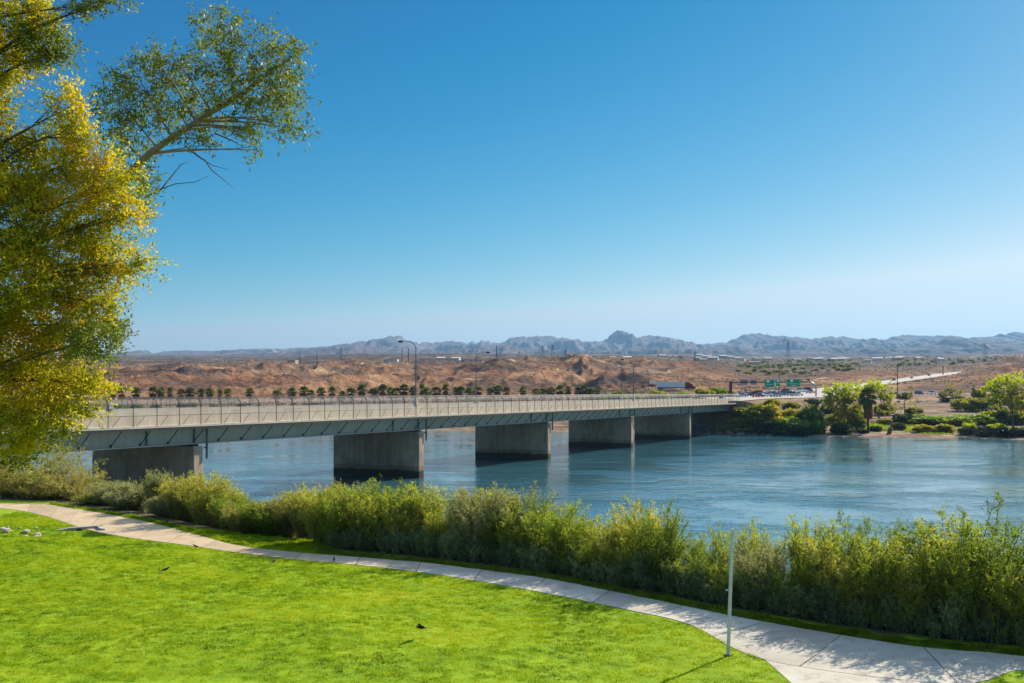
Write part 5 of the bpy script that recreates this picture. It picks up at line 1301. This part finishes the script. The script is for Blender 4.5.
car_px(757.5, 462, 'red', 'red and dark sedan low in the queue behind the olive bush', flip=math.pi)
car_px(768, 505, 'white', 'white suv below the left green sign', 'suv', flip=math.pi)
car_px(766.5, 480, 'white', 'white sedan in front of the white suv', flip=math.pi)
car_px(773, 535, 'blue', 'dark blue sedan behind the white suv under the green signs', flip=math.pi)
car_px(781.5, 545, 'red', 'red sedan between the white cars beyond the signs', 'sedan')
car_px(784, 510, 'grey', 'dark grey sedan just right of the utility pole foot')
car_px(790, 530, 'white', 'large white suv near the middle of the queue', 'suv')
car_px(792, 500, 'silver', 'silver suv nearest the camera in the right lane', 'suv')
car_px(786.5, 572, 'blue', 'blue hatchback behind the large white suv', 'suv')
car_px(799, 590, 'white', 'white pickup under the right green sign', 'pickup')
car_px(804, 600, 'white', 'white sedan at the right end of the queue')
car_px(808, 615, 'black', 'black car last in the queue beside the curved post', 'suv')
car_px(746, 520, 'white', 'white sedan left of the black suv below the sign backs', flip=math.pi)
car_px(760, 540, 'grey', 'grey suv far back between the sign backs and the left green sign', 'suv')
car_px(776, 470, 'silver', 'silver sedan low in the queue under the small green sign')
car_px(798, 505, 'white', 'white sedan right of the silver suv in the near lane')
car_px(810, 570, 'silver', 'silver sedan by the foot of the curved gantry post')
car_px(775, 590, 'white', 'white sedan farthest back under the small green sign', flip=math.pi)
car_px(894.5, 930, 'black', 'black truck climbing the highway beside the utility pole', 'pickup', group='cars far up the highway')
car_px(929, 1110, 'blue', 'small blue car far up the highway', group='cars far up the highway'); car_px(912, 1010, 'grey', 'dark grey car on the highway between the truck and the blue car', group='cars far up the highway')
def side_car(px, *a, **kw):
    i = int(np.argmin(np.abs(512 + SIDES[:, 0] / SIDES[:, 1] * F - px))); v = Vector(SIDES[i]); v.z += 0; t_ = SIDES[i + 1] - SIDES[i - 1]; t = car(v, math.atan2(t_[1], t_[0]), *a, **kw); t.scale = (1.3, 1.3, 1.3); return t
side_car(929, 'white', 'white pickup with dark windows parked on the side road', 'pickup', group='cars on the side road'); side_car(921, 'blue', 'blue suv just left of the white pickup on the side road', 'suv', group='cars on the side road')
side_car(896, 'grey', 'dark car at the foot of the brown pole on the side road', group='cars on the side road')
# car on the bridge
s = s_for_px(723, 4.0); q = bridge_pt(s, 4.2, ZROAD + .06); car(q, BROT, 'white', 'white car on the bridge near its far end', 'suv', None)
# lorry
Yl = 500.0; xl = P(672, 0, Yl).x
L0 = Vector((xl, Yl, fz(xl, Yl))); zt = EYE - (381.5 - HZ) / F * Yl; lift = max(0, zt - L0.z - 4.1)
pad = MB()
pr_ = [(P(600, 0, Yl).x, 0), (P(760, 0, Yl).x, 0)]
xs_ = np.linspace(P(590, 0, Yl).x, P(735, 0, Yl).x, 60); v_ = []
for x in xs_:
    v_ += [(x, Yl - 16, fz(x, Yl - 16) - .5), (x, Yl - 5, L0.z + lift), (x, Yl + 5, L0.z + lift), (x, Yl + 16, fz(x, Yl + 16) - .5)]
pad.add(v_, [(4 * i + j, 4 * i + 4 + j, 4 * i + 5 + j, 4 * i + 1 + j) for i in range(59) for j in range(3)])
tag(pad.build('road_embankment', M['desert']), kind='structure')
TR = thing('articulated_lorry', 'lorry with maroon cab and long white trailer on the far side of the bridge', 'lorry', (xl, Yl, L0.z + lift), 0)
m = MB(); m.box((-7.6, -1.28, 1.15), (6.2, 1.28, 4.05)); m.build('trailer', M['white'], TR, bevel=.06)
m = MB(); m.prism([(6.6, .6), (11.6, .6), (11.7, 1.7), (10.2, 1.95), (9.7, 3.1), (8.6, 3.75), (6.6, 3.8)], -1.2, 1.2); m.build('cab', PA['maroon'], TR, bevel=.1)
m = MB(); m.prism([(10.24, 1.98), (9.75, 3.08), (9.85, 3.05), (10.36, 1.98)], -1.0, 1.0); m.build('windscreen', M['glass'], TR)
m = MB(); m.box((-7.2, -.5, .75), (7, .5, 1.14)); m.build('chassis', M['dark_steel'], TR)
for x in (-6.4, -5.1, 7.1, 8.4, 10.6):
    for y in (-1.1, 1.1): wheel(TR, x, y, .52, .35)

# ------------------------------------------------------------------ houses, desert trees, scrub
def house(px, Y, wpx, hm, label, wall='wall_white', roof='roof_pale', rot=0, gable=True):
    X = (px - 512) / F * Y; W_ = wpx * Y / F / 2; D = min(W_, 7); z = min(fz(X - W_, Y), fz(X + W_, Y), fz(X, Y)) ; z2 = max(fz(X - W_, Y), fz(X, Y), fz(X + W_, Y))
    t = thing('house', label, 'house', (X, Y, z), rot, 'pale houses on the desert plain'); hm = hm + (z2 - z)
    m = MB(); m.box((-W_, -D, -1), (W_, D, hm)); wl = m.build('wall', M[wall], t)
    m = MB()
    if gable: m.prism([(-D - .5, hm + .003), (D + .5, hm + .003), (0, hm + 1.8)], -W_ - .5, W_ + .5, axis='x')
    else: m.box((-W_ - .3, -D - .3, hm + .003), (W_ + .3, D + .3, hm + .5))
    m.build('roof', M[roof], t)
    m = MB(); n_ = max(2, int(W_ / 2.2))
    for i in range(n_):
        x = -W_ + (i + .5) * 2 * W_ / n_; m.box((x - .55, -D - .03, hm - 2.2), (x + .55, -D - .003, hm - .9))
    m.build('windows', M['glass'], t)
rr = random.Random(21)
hl = [(293, 1250, 8, 5.5, 'tan flat roofed building on the left desert ridge', 'wall_tan', 'roof_pale', False), (425, 1500, 13, 3.5, 'long low white building on the ridge right of the tallest lamp', 'wall_white', 'roof_pale', False), (441, 1600, 8, 3.5, 'pale house right of the long low building', 'wall_white', 'roof_pale', True), (392, 1400, 12, 3.2, 'long pale roofed building just left of the tallest lamp', 'wall_white', 'roof_pale', False),
      (456, 1700, 8, 4, 'pale house left of the curved lamp arm', 'wall_white', 'roof_pale', True), (588, 1500, 11, 4, 'pale building on the ridge right of the pylons', 'wall_white', 'roof_pale', False), (612, 1500, 7, 5, 'white house on the ridge above the lamp at the palm row end', 'wall_white', 'roof_red', True), (627, 1500, 8, 5.5, 'cream house on the ridge right of its white neighbour', 'wall_tan', 'roof_pale', True)]
for a in hl: house(*a[:5], a[5], a[6], rr.uniform(-.3, .3), a[7])
for i in range(58):
    px = rr.choice([rr.uniform(640, 760), rr.uniform(690, 1024), rr.uniform(780, 860)]); Y = rr.uniform(1900, 3600)
    house(px, Y, rr.uniform(11, 24) * F / Y / 1.0 , rr.uniform(3.5, 6), 'small pale house scattered on the desert plain below the mountains', rr.choice(['wall_white', 'wall_white', 'wall_tan']), rr.choice(['roof_pale', 'roof_pale', 'roof_red']), rr.uniform(-.6, .6))
tb = None
def dtree(px, Y, hm, wm):
    global tb
    X = (px - 512) / F * Y; z = fz(X, Y); lab = 'distant dark green tree on the desert plain'
    if tb is None:
        tb = thing('desert_tree', lab, 'tree', (X, Y, z), 0, 'trees scattered on the desert plain'); v, f = bush_proto(777, None, 1500, .13, 8)
        v = v * np.array([1, 1, .85]) + np.array([0, 0, .15]); np_mesh('crown', v, f, M['b_olive'], tb); m = MB(); m.tube([(0, 0, -.1), (.02, 0, .5)], [.05, .03], 6); m.build('trunk', M['bark'], tb); t = tb
    else: t = dup(tb, (X, Y, z), rr.uniform(0, 6.28), None, lab)
    t.scale = (wm, wm, hm)
for i in range(290):
    k_ = rr.random()
    if k_ < .55: px, Y = rr.uniform(735, 860), rr.uniform(1150, 2300)
    elif k_ < .8: px, Y = rr.uniform(900, 1024), rr.uniform(1500, 3200)
    else: px, Y = rr.uniform(640, 1024), rr.uniform(1800, 4000)
    h_ = rr.uniform(3, 7.5); dtree(px, Y, h_, h_ * rr.uniform(1.0, 1.8))
# scrub dotted over the desert: far too many to count
rg = np.random.default_rng(5); n = 26000
pxr = rg.uniform(90, 1030, n); Yr = 540 * (3400 / 540) ** rg.random(n); Xr = (pxr - 512) / F * Yr
keep = rg.random(n) < np.where((pxr < 680) & (Yr > 620) & (Yr < 1300), .18, 1.0) * (fbm(Xr / 120, Yr / 120, 3, 44) * 1.6 - .2)
dmin = np.min((Xr[:, None] - ROADS[None, :, 0]) ** 2 + (Yr[:, None] - ROADS[None, :, 1]) ** 2, axis=1) ** .5; keep &= dmin > 17
dmin = np.min((Xr[:, None] - SIDES[None, :, 0]) ** 2 + (Yr[:, None] - SIDES[None, :, 1]) ** 2, axis=1) ** .5; keep &= dmin > 9
Xr = Xr[keep]; Yr = Yr[keep]; zr = far_z(Xr, Yr); n = len(Xr)
sz = rg.uniform(.25, 1.0, n) ** 1.3 * (1 + .5 * (Yr / 1500)); per = 12
c_ = np.repeat(np.stack([Xr, Yr, zr], 1), per, 0) + rg.normal(size=(n * per, 3)) * np.repeat(sz, per)[:, None] * np.array([.5, .5, .25]) + np.array([0, 0, .3])
v, f = leaves(c_, rg.normal(size=(n * per, 3)) + np.array([0, 0, .6]), np.repeat(sz, per) * .9, np.repeat(sz, per) * .5, rg)
tag(np_mesh('desert_scrub', v, f, M['scrub']), 'low dry scrub dotted over the desert hills', 'scrub', kind='stuff')
